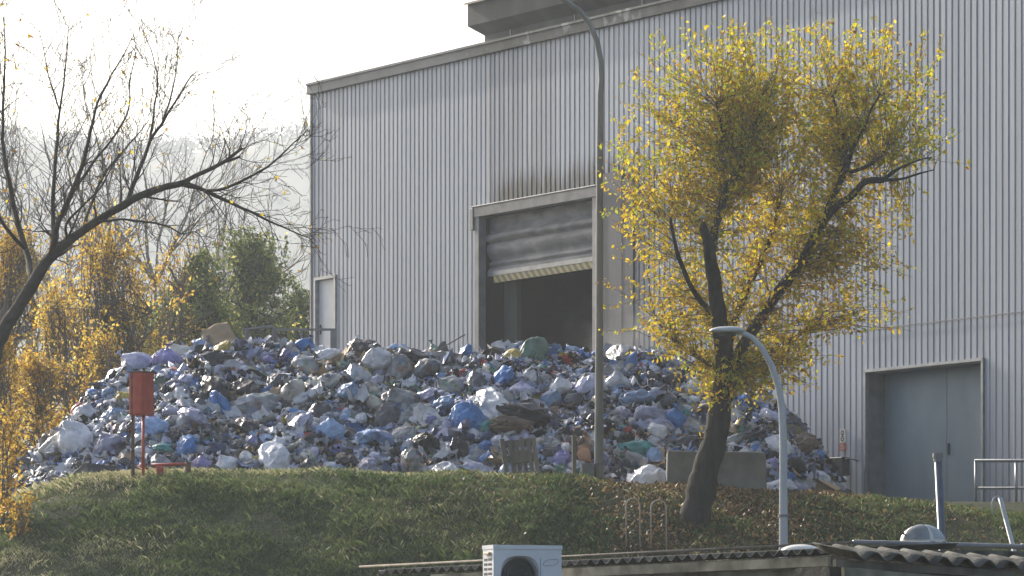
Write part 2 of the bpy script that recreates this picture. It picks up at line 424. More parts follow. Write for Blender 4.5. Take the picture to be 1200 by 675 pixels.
# fascia
mb = MB(); mb.box((-.06, -.10, ZT-.02), (L, .02, ZT+.20)); mb.box((-.06, -.13, ZT+.17), (L, .04, ZT+.215))
mb.build('fascia', fascia_m, hall)
mb = MB(); mb.box((-.03, -.045, 0), (.03, -.0, ZT-.03)); mb.build('corner_trim', steel, hall)
mb = MB(); tj = fac_t(576); mb.box((tj-.012, -.042, OP[2]+.23), (tj+.012, -.038, ZT-.03)); mb.build('joint_strip', curtain, hall)
mb = MB(); mb.box((18.3, -.045, 3.26), (RDx[0]-.02+8*3, -.037, 3.28)); mb.build('lap_strip', steel, hall)
# ventilator along the roof
vx0 = fac_t(548)-.85; vy = .55
prof = [(vy+.25, ZT+.2), (vy+.25, ZT+.60), (vy, ZT+.80), (vy, ZT+1.26), (vy+1.9, ZT+1.72), (vy+3.8, ZT+1.26), (vy+3.8, ZT+.8), (vy+3.55, ZT+.6), (vy+3.55, ZT+.2)]
mb = MB()
vs = [(vx0 + (.25 if i in (0,1,7,8) else 0), p[0], p[1]) for i, p in enumerate(prof)] + [(L, p[0], p[1]) for p in prof]
n = len(prof)
mb.add(vs, [(i, i+1, n+i+1, n+i) for i in range(n-1)] + [tuple(range(n))[::-1], tuple(range(n, 2*n))])
vent = mb.build('roof_ventilator', ventm, hall)
mb = MB()
mb.add([(vx0-.04, vy-.06, ZT+1.27), (L, vy-.06, ZT+1.27), (L, vy+1.9, ZT+1.80), (vx0-.04, vy+1.9, ZT+1.80),
        (vx0-.04, vy-.06, ZT+1.23), (L, vy-.06, ZT+1.23), (L, vy+1.9, ZT+1.76), (vx0-.04, vy+1.9, ZT+1.76)], [(0,1,2,3),(4,7,6,5),(0,4,5,1),(0,3,7,4)])
mb.build('vent_cover', slab_tan, vent)
for k in range(9): MB().box((vx0+1.2+k*2.3, vy+.235, ZT+.2), (vx0+1.23+k*2.3, vy+.25-.002, ZT+.6)).build('vent_seam', steel, vent)
# big doorway
dw = MB()
dw.box((OPx[0]-.13, -.075, 0), (OPx[0]+.02, .10, OP[2])); dw.box((OPx[1]-.02, -.075, 0), (OPx[1]+.13, .10, OP[2]))
dw.box((OPx[0]-.15, -.10, OP[2]), (OPx[1]+.16, .12, OP[2]+.20)); dw.box((OPx[0]-.18, -.125, OP[2]+.20), (OPx[1]+.18, .0, OP[2]+.225))
dw.box((OPx[0]-.24, -.12, OP[2]-.25), (OPx[0]-.131, -.0, OP[2]+.19))
doorway = dw.build('roller_door', steel, hall, bevel=.006)
mb = MB(); zs = [6.43,6.30,6.12,6.08,6.02,5.96,5.93,5.88,5.80,5.70,5.62,5.55,5.50,5.46,5.43,5.38,5.34,5.28]
yo = [.20,.20,.21,.12,.10,.11,.22,.16,.13,.14,.18,.24,.17,.16,.24,.15,.14,.15]
nxs = 50; xa = np.linspace(OPx[0]+.02, OPx[1]-.02, nxs)
vs = []
for z_, y_ in zip(zs, yo):
    for i, xx in enumerate(xa):
        w = noise.noise(Vector((xx*1.7, z_*2.5, 3)))
        vs.append((xx, y_ + .05*w, z_ + (.03*w if 5.4 < z_ < 6.35 else 0)))
mb.add(vs, [(r*nxs+i, (r+1)*nxs+i, (r+1)*nxs+i+1, r*nxs+i+1) for r in range(len(zs)-1) for i in range(nxs-1)])
mb.build('curtain', curtain, doorway, smooth=True)
mb = MB(); mb.box((OPx[0]+.05, .12, 5.24), (OPx[1]-.03, .20, 5.33)); mb.build('bottom_bar', galv, doorway)
mb = MB(); mb.box((OPx[0]+.25, .13, 5.10), (OPx[1]-.03, .19, 5.237)); mb.build('safety_edge', stripes, doorway)
mb = MB(); mb.box((OPx[0]+.16, .45, 0), (OPx[0]+.62, .55, OP[2]-.05)); mb.build('inner_post', ventm, doorway)
mb = MB(); mb.box((OPx[1]+.0, .2, 0), (OPx[1]+.12, .5, OP[2])); mb.build('guide_rail', galv, doorway)
# smooth grey panel right of the doorway
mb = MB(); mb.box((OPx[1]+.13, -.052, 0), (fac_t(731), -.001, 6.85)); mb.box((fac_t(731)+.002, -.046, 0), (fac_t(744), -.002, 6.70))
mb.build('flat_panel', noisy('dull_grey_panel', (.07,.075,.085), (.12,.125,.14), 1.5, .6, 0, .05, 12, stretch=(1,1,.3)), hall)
# blue-grey double door in its recess
rd = MB(); dep = .42
rd.box((RDx[0], .0, 0), (RDx[0]+.02, dep, RD[2])); rd.box((RDx[1]-.02, .0, 0), (RDx[1], dep, RD[2])); rd.box((RDx[0]+.02, 0, RD[2]-.02), (RDx[1]-.02, dep, RD[2]))
rec = rd.build('sliding_door', steel, hall)
xm = RDx[0] + .50*(RDx[1]-RDx[0]) + .15
for (a, c) in ((RDx[0]+.02, xm-.006), (xm+.006, RDx[1]-.02)):
    mb = MB(); mb.box((a, dep-.05, .03), (c, dep, RD[2]-.02)); lf = mb.build('door_leaf', door_blue, rec, bevel=.004)
mb = MB(); mb.box((xm+.05, dep-.075, 1.0), (xm+.08, dep-.052, 1.2)); mb.build('door_handle', black_plastic, rec)
mb = MB(); mb.box((RDx[0]-.05, -.06, 0), (RDx[0], -.0, RD[2])); mb.box((RDx[1], -.06, 0), (RDx[1]+.05, -.0, RD[2])); mb.box((RDx[0]-.05, -.065, RD[2]), (RDx[1]+.05, 0, RD[2]+.05))
mb.build('door_frame', galv, rec)
# white side door
mb = MB(); mb.box((MDx[0]+.04, .05, door_sill+.01), (MDx[1]-.04, .10, door_top-.04)); sd = mb.build('side_door', white_door, hall)
mb = MB(); mb.box((MDx[0]-.03, -.05, door_sill), (MDx[0]+.035, .12, door_top+.03)); mb.box((MDx[1]-.035, -.05, door_sill), (MDx[1]+.03, .12, door_top+.03)); mb.box((MDx[0]+.035, -.05, door_top-.035), (MDx[1]-.035, .12, door_top+.03))
mb.build('door_frame', galv, sd)
mb = MB(); mb.box((MDx[0]+.09, .03, door_sill+.95), (MDx[0]+.13, .05, door_sill+1.15)); mb.box((MDx[0]+.09, -.01, door_sill+1.06), (MDx[0]+.24, .012, door_sill+1.085)); mb.box((MDx[0]+.10,-.01,door_sill+1.06),(MDx[0]+.12,.03,door_sill+1.085))
mb.build('door_handle', black_plastic, sd)

# landing and its railing outside the side door
LA = P(320, 385, 88.6); LB_ = P(394, 387.5, 88.6)
zl = B0.z + door_sill - .03
land = thing('steel_landing', 'grey steel landing with handrail outside the white side door', 'railing', (LA.x, 88.6, B0.z), 0)
wL = LB_.x - LA.x; hz_ = LA.z - B0.z; zl -= B0.z
MB().box((-.75, 0, zl-.12), (wL+.05, 1.35, zl)).build('deck', steel, land)
for x_ in (-.6, wL-.1): MB().box((x_, .1, 0), (x_+.09, .19, zl-.12)).build('support', steel, land)
MB().box((0, -.03, hz_-.045), (wL, .03, hz_)).build('handrail', steel, land)
MB().box((0, -.02, hz_-.52), (wL, .02, hz_-.48)).build('mid_rail', steel, land)
for x_, w in ((wL-.06, .06), (wL*.45, .025), (0, .025)): MB().box((x_-w, -.03, zl), (x_+w, .04, hz_-.045)).build('post', steel, land)
MB().tube([(-.62, 0, hz_-.03), (0, 0, hz_+.05)], .035, 6).tube([(0,0,hz_+.03), (.28,0,zl+.05)], .035, 6).tube([(-.55,0,zl), (-.55,0,hz_-.04)], .055, 6).build('stair_rail', steel, land)

# sign on the wall
def on_wall(u, v): 
    return fac_t(u), fac_z(u, v)
sx, sz = on_wall(990, 512)
sgn = thing('warning_sign', 'small white and red sign with two round pictograms on ribbed wall', 'sign', B0 + D*sx + Vector((0,0,sz)), ang)
white_p = noisy('sign_white', (.66,.64,.58), (.74,.72,.66), 4, .5, 0, 0); black_p = noisy('sign_black', (.02,.02,.02), (.03,.03,.03), 4, .5, 0, 0); red_p = noisy('sign_red', (.30,.06,.05), (.42,.09,.07), 8, .5, 0, 0)
mb = MB(); mb.box((-.075, -.055, -.10), (.075, -.04, .13)); mb.build('white_plate', white_p, sgn)
mb = MB()
for zc in (.07, -.035):
    ring = 20
    vs = []; 
    for k in range(ring):
        a_ = 2*math.pi*k/ring
        for r_ in (.028, .052): vs.append((r_*math.cos(a_), -.058, zc + r_*math.sin(a_)))
    mb.add(vs, [(2*k, 2*k+1, (2*k+3) % (2*ring), (2*k+2) % (2*ring)) for k in range(ring)])
mb.box((-.006, -.0585, .045), (.006, -.0575, .09)); mb.box((-.03, -.0585, -.042), (.03, -.0575, -.028))
mb.build('pictogram', black_p, sgn)
mb = MB(); mb.box((-.085, -.055, -.25), (.085, -.04, -.115)); rp = mb.build('red_plate', red_p, sgn)
mb = MB()
for k, (a_, c_) in enumerate(((-.06, .02), (-.05, .06), (-.06, .045))): mb.box((a_, -.058, -.15-k*.035), (c_, -.056, -.14-k*.035))
mb.build('lettering', white_p, rp)

# hose stand below the sign
hs_ = thing('hose_stand', 'dark standpipe box with drooping hoses under the small sign', 'standpipe', B0 + D*fac_t(991) + Vector((0,0,0)) - IN*.15, ang)
mb = MB(); mb.box((-.26, -.12, .72), (.24, .06, 1.05)); mb.build('box', black_plastic, hs_, bevel=.01)
for x_ in (-.06, .06): mb = MB(); mb.tube([(x_, -.02, 0), (x_, -.02, .75)], .045, 8); mb.build('pipe', steel, hs_)
mb = MB(); pts = [(-.24, -.1, .8)] + [(-.24+.35*s, -.14, .8 - 1.6*s*(1-s) - .3*s) for s in np.linspace(.1, 1, 9)]
mb.tube(pts, .016, 6); pts = [(.2+.09*math.cos(a_), -.14, .4+.15*math.sin(a_)) for a_ in np.linspace(0, 6.28, 16)]; mb.tube(pts, .014, 6)
mb.tube([(.2, -.1, .98), (.35, -.08, 1.02), (.6, -.04, .96)], .012, 6)
mb.build('hose', dark_rubber, hs_, smooth=True)

# railing at the right
rl = thing('guard_railing', 'two bar grey guard railing beside the blue grey door', 'railing', (P(1142, 600, 70).x, 70, ground_z(P(1142,600,70).x, 70)), R(-3))
g0 = rl.location.z; top = (820-540)/F*70 - g0
mb = MB(); mb.tube([(0,0,top), (6,0,top)], .028, 8); mb.build('top_rail', galv, rl, smooth=True)
mb = MB(); mb.tube([(0,0,top-.45), (6,0,top-.45)], .022, 8); mb.build('mid_rail', galv, rl, smooth=True)
for k in range(9): mb = MB(); mb.tube([(k*.66+.02,0,-.1), (k*.66+.02,0,top)], .024, 8); mb.build('post', galv, rl, smooth=True)

# ------------------------------------------------------------------ refuse heap
HU = np.array([0,30,60,100,150,200,240,300,350,400,500,600,640,700,760,800,870,930,960,990])
HV = np.array([590,562,530,484,442,423,414,419,415,421,423,419,421,424,425,434,460,504,548,590])
def heap(u, d):
    u = np.asarray(u, float); d = np.asarray(d, float)
    yf = np.interp(u, [0,600,900,990], [66.8,66.6,67.0,69.5])
    vt = np.interp(u, HU, HV)
    guess = (820-vt)/F*72.5
    hgt = np.maximum(guess-3.1, .1)
    yt = np.minimum(yf + 1.6 + 1.75*hgt, np.interp(u, [0,366,1000],[90,88,74.6]) - .5)
    zt = (820-vt)/F*yt
    Y = yf + (yt-yf)*d
    X = (u-600)/F*Y
    z0 = ground_z(X, yf) - .08
    s = np.where(d < 1, 1-(1-np.clip(d,0,1))**1.45, 1 - .10*(d-1)**2 - .02*(d-1))
    Z = z0 + (zt-z0)*s
    Z = Z + .16*(np.sin(X*1.9+Y)*np.sin(Y*1.7-X*.8))*np.clip(d*3,0,1)*np.clip((2-d),0,1)
    return X, Y, Z
us = np.linspace(0, 990, 200); dmaxs = np.array([min(2.6, (facade_Y(u)-.4 - 0)/1 if False else 2.6) for u in us])
ds = np.linspace(0, 2.4, 90)
UU, DD = np.meshgrid(us, ds)
X, Y, Z = heap(UU, DD)
# keep it in front of the hall
inside = np.array([facade_Y(u)-.15 if u > 362 else 95 for u in us])[None, :]
Yc = np.minimum(Y, inside); X = X*Yc/Y; Y = Yc
tail = ss(DD, 1.9, 2.4); Z = Z*(1-tail) + (3.1)*tail*np.where(UU > 362, 0, 1) + Z*tail*np.where(UU > 362, 1, 0)
lum = np.array([noise.noise(Vector((a*2.2, b*2.2, 0)))*.10 + noise.noise(Vector((a*6, b*6, 5)))*.06 for a, b in zip(X.ravel(), Y.ravel())]).reshape(X.shape)
Z = Z + lum - .10
v = np.stack([X.ravel(), Y.ravel(), Z.ravel()], 1); idx = np.arange(len(us)*len(ds)).reshape(len(ds), len(us))
f = np.stack([idx[:-1,:-1].ravel(), idx[:-1,1:].ravel(), idx[1:,1:].ravel(), idx[1:,:-1].ravel()], 1)
tag(np_mesh('refuse_heap', v, f, heap_m, smooth=True), 'compacted mixed refuse filling the heap beneath the bags', 'refuse', kind='stuff')

def heap_frame(u, d):
    a = np.array(heap(u, d)); b = np.array(heap(u+3, d)); c = np.array(heap(u, d+.03))
    nrm = np.cross(b-a, c-a); nrm /= np.linalg.norm(nrm)
    if nrm[2] < 0: nrm = -nrm
    return Vector(a), Vector(nrm)

# bag shapes
import bmesh
def ico(sub):
    bm = bmesh.new(); bmesh.ops.create_icosphere(bm, subdivisions=sub, radius=1)
    v = np.array([x.co[:] for x in bm.verts]); f = np.array([[q.index for q in p.verts] for p in bm.faces]); bm.free()
    return v, f
IV4, IF4 = ico(5); IV3, IF3 = ico(4); IV2, IF2 = ico(3)
def bag_shape(V, seed, style):
    rs = np.random.default_rng(seed); out = np.empty_like(V)
    k = rs.integers(5, 9); ph = rs.uniform(0, 6.28); off = Vector(rs.uniform(-50, 50, 3))
    asp = (1, rs.uniform(.78, 1), rs.uniform(.66, .9))
    lean = rs.uniform(-.35, .35, 2)
    for i, d in enumerate(V):
        p = Vector(d)
        th = math.acos(max(-1, min(1, d[2]))); az = math.atan2(d[1], d[0])
        n1 = noise.noise(p*1.1+off); n2 = noise.noise(p*2.6+off*2); n3 = 1-abs(noise.noise(p*3.4+off*3))*2
        n4 = 1-abs(noise.noise(p*7.5+off*4))*2
        n5 = noise.noise(p*5+off*6)
        r = 1 + .15*n1 + .10*n2 + .05*n3 + .04*n4 + .02*n5
        q = p*r
        if style == 0:      # tied bag: drawn in to a neck with folds
            fall = math.exp(-(th/.75)**2)
            r2 = 1 - .13*fall*abs(math.sin(k*.5*az+ph+2*n1))*2
            q = Vector((q.x*r2*(1-.45*fall), q.y*r2*(1-.45*fall), q.z*(1+.28*fall)))
        elif style == 1:    # slumped open sack with a loose mouth
            fall = math.exp(-(th/.6)**2)
            q.z += .22*fall*(1+math.sin(2*az+ph)); q.x *= 1+.15*fall; 
            q *= 1 - .18*fall*abs(math.sin(k*az*.5+ph))
        else:               # crushed bundle
            q.x *= 1.25; q.z *= .8
            q += Vector((noise.noise(p*1.9+off), noise.noise(p*1.9-off), noise.noise(p*1.9+off*.5)))*.28
        q.x += lean[0]*q.z; q.y += lean[1]*q.z
        if q.z < -.45: q.z = -.45 + (q.z+.45)*.35
        out[i] = (q.x*asp[0], q.y*asp[1], q.z*asp[2])
    return out
bag_meshes = []
for s in range(14):
    st = (0,0,0,1,1,2,2)[s % 7]
    vv = bag_shape(IV4, 100+s, st)*.5
    me = bpy.data.meshes.new('rubbish_bag'); me.from_pydata(vv.tolist(), [], IF4.tolist()); me.polygons.foreach_set('use_smooth', [True]*len(IF4)); 
    me.materials.append(None); bag_meshes.append((me, st, vv))
# tied necks
knot_meshes = []
for s in range(3):
    rs = np.random.default_rng(s+5); mb = MB(); m_ = 14
    vs = []
    for j, (r_, z_) in enumerate(((.05,0),(.03,.05),(.035,.075),(.09,.13),(.14,.17))):
        for k in range(m_):
            a_ = 2*math.pi*k/m_; rr = r_*(1+(.5 if j > 2 else .15)*rs.uniform(-1,1)); vs.append((rr*math.cos(a_), rr*math.sin(a_)*(.6 if j>2 else 1), z_+(rs.uniform(-.03,.03) if j>2 else 0)))
    mb.add(vs, [(i*m_+k, i*m_+(k+1)%m_, (i+1)*m_+(k+1)%m_, (i+1)*m_+k) for i in range(4) for k in range(m_)])
    me = bpy.data.meshes.new('knot'); me.from_pydata(mb.v, [], mb.f); me.polygons.foreach_set('use_smooth', [True]*len(mb.f)); me.materials.append(None); knot_meshes.append(me)

contents = [(0, (.02,.02,.02)), (.25, (.25,.10,.05)), (.4, (.30,.28,.22)), (.55, (.08,.14,.30)), (.7, (.45,.42,.38)), (.85, (.10,.18,.10)), (1, (.35,.30,.12))]
PAL = [  # name, material, weight
 ('white', bag_mat('white_film', (.70,.70,.73), (.42,.42,.47), var=.15), 19),
 ('off-white', bag_mat('cream_film', (.56,.53,.46), (.30,.28,.25), var=.15), 7),
 ('see-through grey', bag_mat('clear_film', (.33,.34,.36), (.12,.12,.13), patch=contents, rough=.36), 22),
 ('pale lavender', bag_mat('lavender_film', (.42,.42,.56), (.24,.24,.36)), 13),
 ('violet', bag_mat('violet_film', (.26,.24,.48), (.14,.13,.30)), 2.5),
 ('light blue', bag_mat('light_blue_film', (.24,.35,.54), (.14,.20,.34)), 6),
 ('bright blue', bag_mat('blue_film', (.07,.20,.46), (.04,.11,.30)), 3),
 ('black', bag_mat('black_film', (.020,.020,.024), (.008,.008,.010), rough=.4), 17),
 ('dark grey', bag_mat('dark_grey_film', (.085,.088,.105), (.04,.04,.05)), 13),
 ('dark blue', bag_mat('navy_film', (.05,.07,.16), (.025,.035,.08)), 6),
 ('dull green', bag_mat('green_film', (.13,.22,.16), (.06,.11,.08)), 3),
 ('teal', bag_mat('teal_film', (.06,.26,.25), (.03,.14,.14)), 2),
 ('yellow', bag_mat('yellow_film', (.52,.40,.07), (.30,.22,.04)), 1.2),
 ('red', bag_mat('red_film', (.45,.06,.04), (.25,.03,.03)), 1.0),
 ('brown', bag_mat('brown_film', (.18,.12,.08), (.09,.06,.04)), 4),
]
PN = {p[0]: i for i, p in enumerate(PAL)}
W = np.array([p[2] for p in PAL], float); W /= W.sum()

placed = []   # (u, v, radius_px)
BAGS = []
def put_bag(u, v, sizepx, colour, mesh_i=None, lift=0.0, flat=1.0, rot=None, d=None):
    # find d so that the heap surface shows at row v
    if d is None:
        dd = np.linspace(.0, 1.15, 60); Xs, Ys, Zs = heap(np.full(60, u), dd); vs_ = 820 - Zs/Ys*F
        d = dd[np.argmin(abs(vs_ - (v + sizepx*.22)))]
    p, nrm = heap_frame(u, d)
    size = sizepx*(.74 if colour in ('black', 'dark grey', 'dark blue') and sizepx > 30 else .92)/F*p.y
    mi = mesh_i if mesh_i is not None else int(rng.integers(len(bag_meshes)))
    o = bpy.data.objects.new('rubbish_bag', bag_meshes[mi][0]); COL.objects.link(o)
    o.material_slots[0].link = 'OBJECT'; o.material_slots[0].material = PAL[PN[colour]][1]
    zax = (nrm + Vector((rng.normal()*.45, rng.normal()*.35, rng.normal()*.45))).normalized() if rot is None else Vector(rot).normalized()
    q = zax.to_track_quat('Z', 'Y').to_matrix() @ Matrix.Rotation(rng.uniform(0, 6.28), 3, 'Z')
    sc_ = Vector((size*rng.uniform(.95, 1.2), size*rng.uniform(.85, 1.1), size*rng.uniform(.8, 1.1)*flat))
    o.matrix_world = Matrix.Translation(p + nrm*(size*.20+lift+.015)) @ q.to_4x4() @ Matrix.Diagonal((*sc_, 1))
    BAGS.append([o, u, 820 - (p.z+size*.16)/p.y*F, sizepx, colour, bag_meshes[mi][1], mi])
    placed.append((u, BAGS[-1][2], sizepx*.5))
    if sizepx > 27 and bag_meshes[mi][1] == 0:
        kn = bpy.data.objects.new('knot', knot_meshes[int(rng.integers(3))]); COL.objects.link(kn); kn.parent = o
        vv = bag_meshes[mi][2]; tp = vv[np.argmax(vv[:,2])]
        kn.location = (tp[0], tp[1], tp[2]-.03); kn.scale = (.9,.9,.9)
        kn.material_slots[0].link = 'OBJECT'; kn.material_slots[0].material = PAL[PN[colour]][1]
    return o
# the bags one can pick out in the photograph
KEY = [(408,461,30,'light blue',0),(325,446,34,'dark grey',5),(356,403,34,'bright blue',5),(310,412,32,'pale lavender',3),(200,424,36,'violet',0),(165,428,40,'pale lavender',2),
 (228,421,36,'black',7),(240,404,24,'light blue',5),(212,414,34,'off-white',8),(125,456,38,'white',3),(148,465,22,'yellow',1),(105,487,34,'white',1),(130,522,42,'pale lavender',9),
 (92,515,44,'white',4),(70,522,36,'off-white',6),(220,522,34,'bright blue',5),(196,525,26,'teal',6),(255,528,34,'dark blue',2),(238,545,28,'violet',8),(322,534,46,'white',5),(265,545,30,'white',9),
 (445,424,44,'white',0),(386,420,34,'white',10),(417,443,34,'see-through grey',0),(388,448,28,'off-white',7),(430,408,44,'black',5),(490,420,46,'black',12),(465,432,36,'see-through grey',1),
 (500,437,34,'see-through grey',4),(510,400,30,'dull green',9),(536,421,22,'yellow',7),(551,419,20,'bright blue',2),(569,424,22,'yellow',8),(598,420,24,'yellow',1),(625,414,40,'dull green',7),
 (545,412,30,'bright blue',6),(575,403,18,'red',8),(655,457,34,'white',0),(622,444,22,'white',2),(610,455,34,'pale lavender',9),(548,492,40,'bright blue',10),(520,475,32,'light blue',6),
 (470,470,42,'see-through grey',8),(455,488,42,'dark grey',6),(428,515,34,'light blue',12),(441,515,30,'pale lavender',10),(475,510,28,'see-through grey',0),(575,475,48,'white',6),
 (617,485,66,'black',5),(600,500,40,'brown',6),(640,492,28,'white',3),(655,420,30,'dark grey',5),(680,427,36,'dark blue',2),(730,420,38,'see-through grey',7),(723,449,28,'white',1),
 (735,438,26,'see-through grey',10),(745,468,30,'light blue',12),(760,490,36,'pale lavender',3),(793,492,34,'bright blue',8),(770,500,32,'pale lavender',5),(742,525,34,'teal',6),(770,508,30,'white',2),
 (755,563,52,'white',5),(727,548,36,'black',9),(570,540,28,'bright blue',8),(560,553,34,'pale lavender',6),(585,520,26,'white',1),(480,545,40,'see-through grey',8),(520,552,36,'white',12),
 (440,475,26,'off-white',2),(360,430,40,'see-through grey',9),(345,460,34,'off-white',1),(300,475,40,'see-through grey',5),(285,455,44,'black',12),(250,450,46,'black',6),(258,478,34,'bright blue',13),
 (225,490,36,'pale lavender',6),(180,500,34,'light blue',12),(135,490,30,'light blue',4),(290,500,44,'black',6),(385,505,34,'light blue',2),(375,478,40,'dark grey',9),(350,500,32,'pale lavender',13),
 (405,540,34,'black',5),(365,545,34,'dark grey',1),(430,550,34,'pale lavender',6),(190,545,30,'see-through grey',2),(885,550,30,'white',9),(905,572,34,'white',6),(935,576,30,'pale lavender',5),
 (880,505,34,'dark grey',12),(905,520,32,'white',3),(935,515,40,'brown',6),(925,545,34,'black',2),(955,560,26,'white',1),(900,490,30,'pale lavender',1),(870,470,30,'bright blue',6),
 (835,460,34,'light blue',2),(810,455,30,'white',7),(800,520,30,'dark grey',5),(815,500,34,'see-through grey',0),(780,470,34,'dark grey',9),(705,470,34,'black',6),(690,455,34,'pale lavender',3),(660,540,26,'violet',4),
 (645,470,26,'light blue',1),(590,440,30,'bright blue',13),(560,450,40,'dark grey',6),(530,455,40,'see-through grey',8),(505,465,34,'pale lavender',13),(540,530,36,'black',12),(500,520,44,'black',2)]
for k in KEY: put_bag(k[0], k[1], k[2], k[3], 0 if k[0] == 356 else k[4], rot=(.5, -.4, 1) if k[0] == 356 else None)
def top_v(u): return np.interp(u, HU, HV) - 8
tries = 0
while len(BAGS) < 299 and tries < 60000:
    tries += 1
    u = rng.uniform(14, 975); vt_ = top_v(u); vb = np.interp(u, [0,230,600,990], [575,550,562,585])
    if vb - vt_ < 8: continue
    v_ = rng.uniform(vt_-2, vb-3)
    r_ = float(np.clip(rng.lognormal(math.log(10.6), .24), 7.5, 18)) * (1 - .25*ss(u, 820, 960))
    if 620 < u < 700 and v_ > 520: r_ = min(r_, 9)
    ok = True
    fct = .88 - .38*min(1, tries/20000)
    for (a, b, c) in placed:
        if (a-u)**2 + ((b-v_)*1.15)**2 < ((c+r_)*fct)**2: ok = False; break
    if ok: put_bag(u, v_, r_*2, PAL[rng.choice(len(PAL), p=W)][0])

# --- labels for the bags: colour, form, and where it lies
COLS = [(40,'far left toe'),(75,'left of the black crate'),(118,'above the black crate'),(150,'left of the red cabinet'),(190,'behind the red cabinet'),
        (235,'right of the red cabinet'),(285,'below the brown cardboard'),(330,'below the steel handrail'),(375,'left of the white side door'),(420,'below the white side door'),
        (465,'right of the white side door'),(510,'below the plain ribbed wall'),(555,'left of the dark doorway'),(595,'under the left doorway frame'),(640,'around the wooden pallet'),(697,'left of the tall lamp post'),
        (735,'right of the tall lamp post'),(780,'above the concrete block'),(830,'left of the yellow tree'),(875,'right of the yellow tree'),(915,'behind the curved lamp post'),(1000,'by the ribbed wall')]
FORM = {0: 'tied', 1: 'slumped', 2: 'crumpled'}
cells = {}
for b in BAGS:
    o, u, v_, s_, c_, st, mi = b
    col = next(t for lim, t in COLS if u < lim)
    vt_ = top_v(u); vb = np.interp(u, [0,230,600,990], [575,550,562,585]); q = (v_-vt_)/max(vb-vt_, 10)
    row = ['on the crest', 'high up', 'halfway down', 'low down', 'at the bottom edge'][int(np.clip(q*5, 0, 4.99))]
    sz = 'big ' if s_ > 31 else ('small ' if s_ < 21 else '')
    cells.setdefault((c_, col, row), []).append((b, sz, FORM[st]))
ordn = ['leftmost', 'second from left', 'third from left', 'fourth from left', 'fifth from left', 'sixth from left']
for (c_, col, row), lst in cells.items():
    if len(lst) == 1:
        b, sz, fm = lst[0]; tag(b[0], f'{sz}{fm} {c_} bag {row}, {col}', 'rubbish bag', 'rubbish bags on the heap'); continue
    lst.sort(key=lambda t: t[0][1])
    for i, (b, sz, fm) in enumerate(lst):
        w_ = ('left' if i == 0 else 'right') if len(lst) == 2 else ordn[i]
        tag(b[0], f'{w_} {c_} bag of {len(lst)} {row}, {col}', 'rubbish bag', 'rubbish bags on the heap')

# --- smaller bags and loose litter as masses
mats_all = [p[1] for p in PAL]
def bag_mass(name, n, dlo, dhi, slo, shi, label):
    Vs = []; Fs = []; Ms = []; o_ = 0
    base_ = [bag_shape(IV3, 300+i, (0,1,2)[i % 3])*.5 for i in range(9)]
    for i in range(n):
        u = rng.uniform(6, 984); d = rng.uniform(dlo, dhi)
        p, nrm = heap_frame(u, d)
        fy = facade_Y(u) if u > 362 else 95
        if p.y > fy-.4: continue
        s_ = rng.uniform(slo, shi)
        q = np.array((Matrix(nrm.to_track_quat('Z','Y').to_matrix()) @ Matrix.Rotation(rng.uniform(0,6.28),3,'Z') @ Matrix.Rotation(rng.normal()*.5,3,'X')))
        vv = (base_[i % 9]*s_*np.array([1.1,1,rng.uniform(.6,1)])) @ q.T + np.array(p) + np.array(nrm)*s_*.08
        Vs.append(vv); Fs.append(IF3+o_); o_ += len(vv); Ms.append(np.full(len(IF3), rng.choice(len(PAL), p=W)))
    tag(np_mesh(name, np.concatenate(Vs), np.concatenate(Fs), mats_all, np.concatenate(Ms), smooth=True), label, 'rubbish', kind='stuff')
bag_mass('small_bags', 2600, 0, 1.15, .12, .31, 'countless smaller bags wedged between the large ones')
bag_mass('bags_behind', 500, 1.1, 1.9, .3, .6, 'bags lying over the top of the heap')

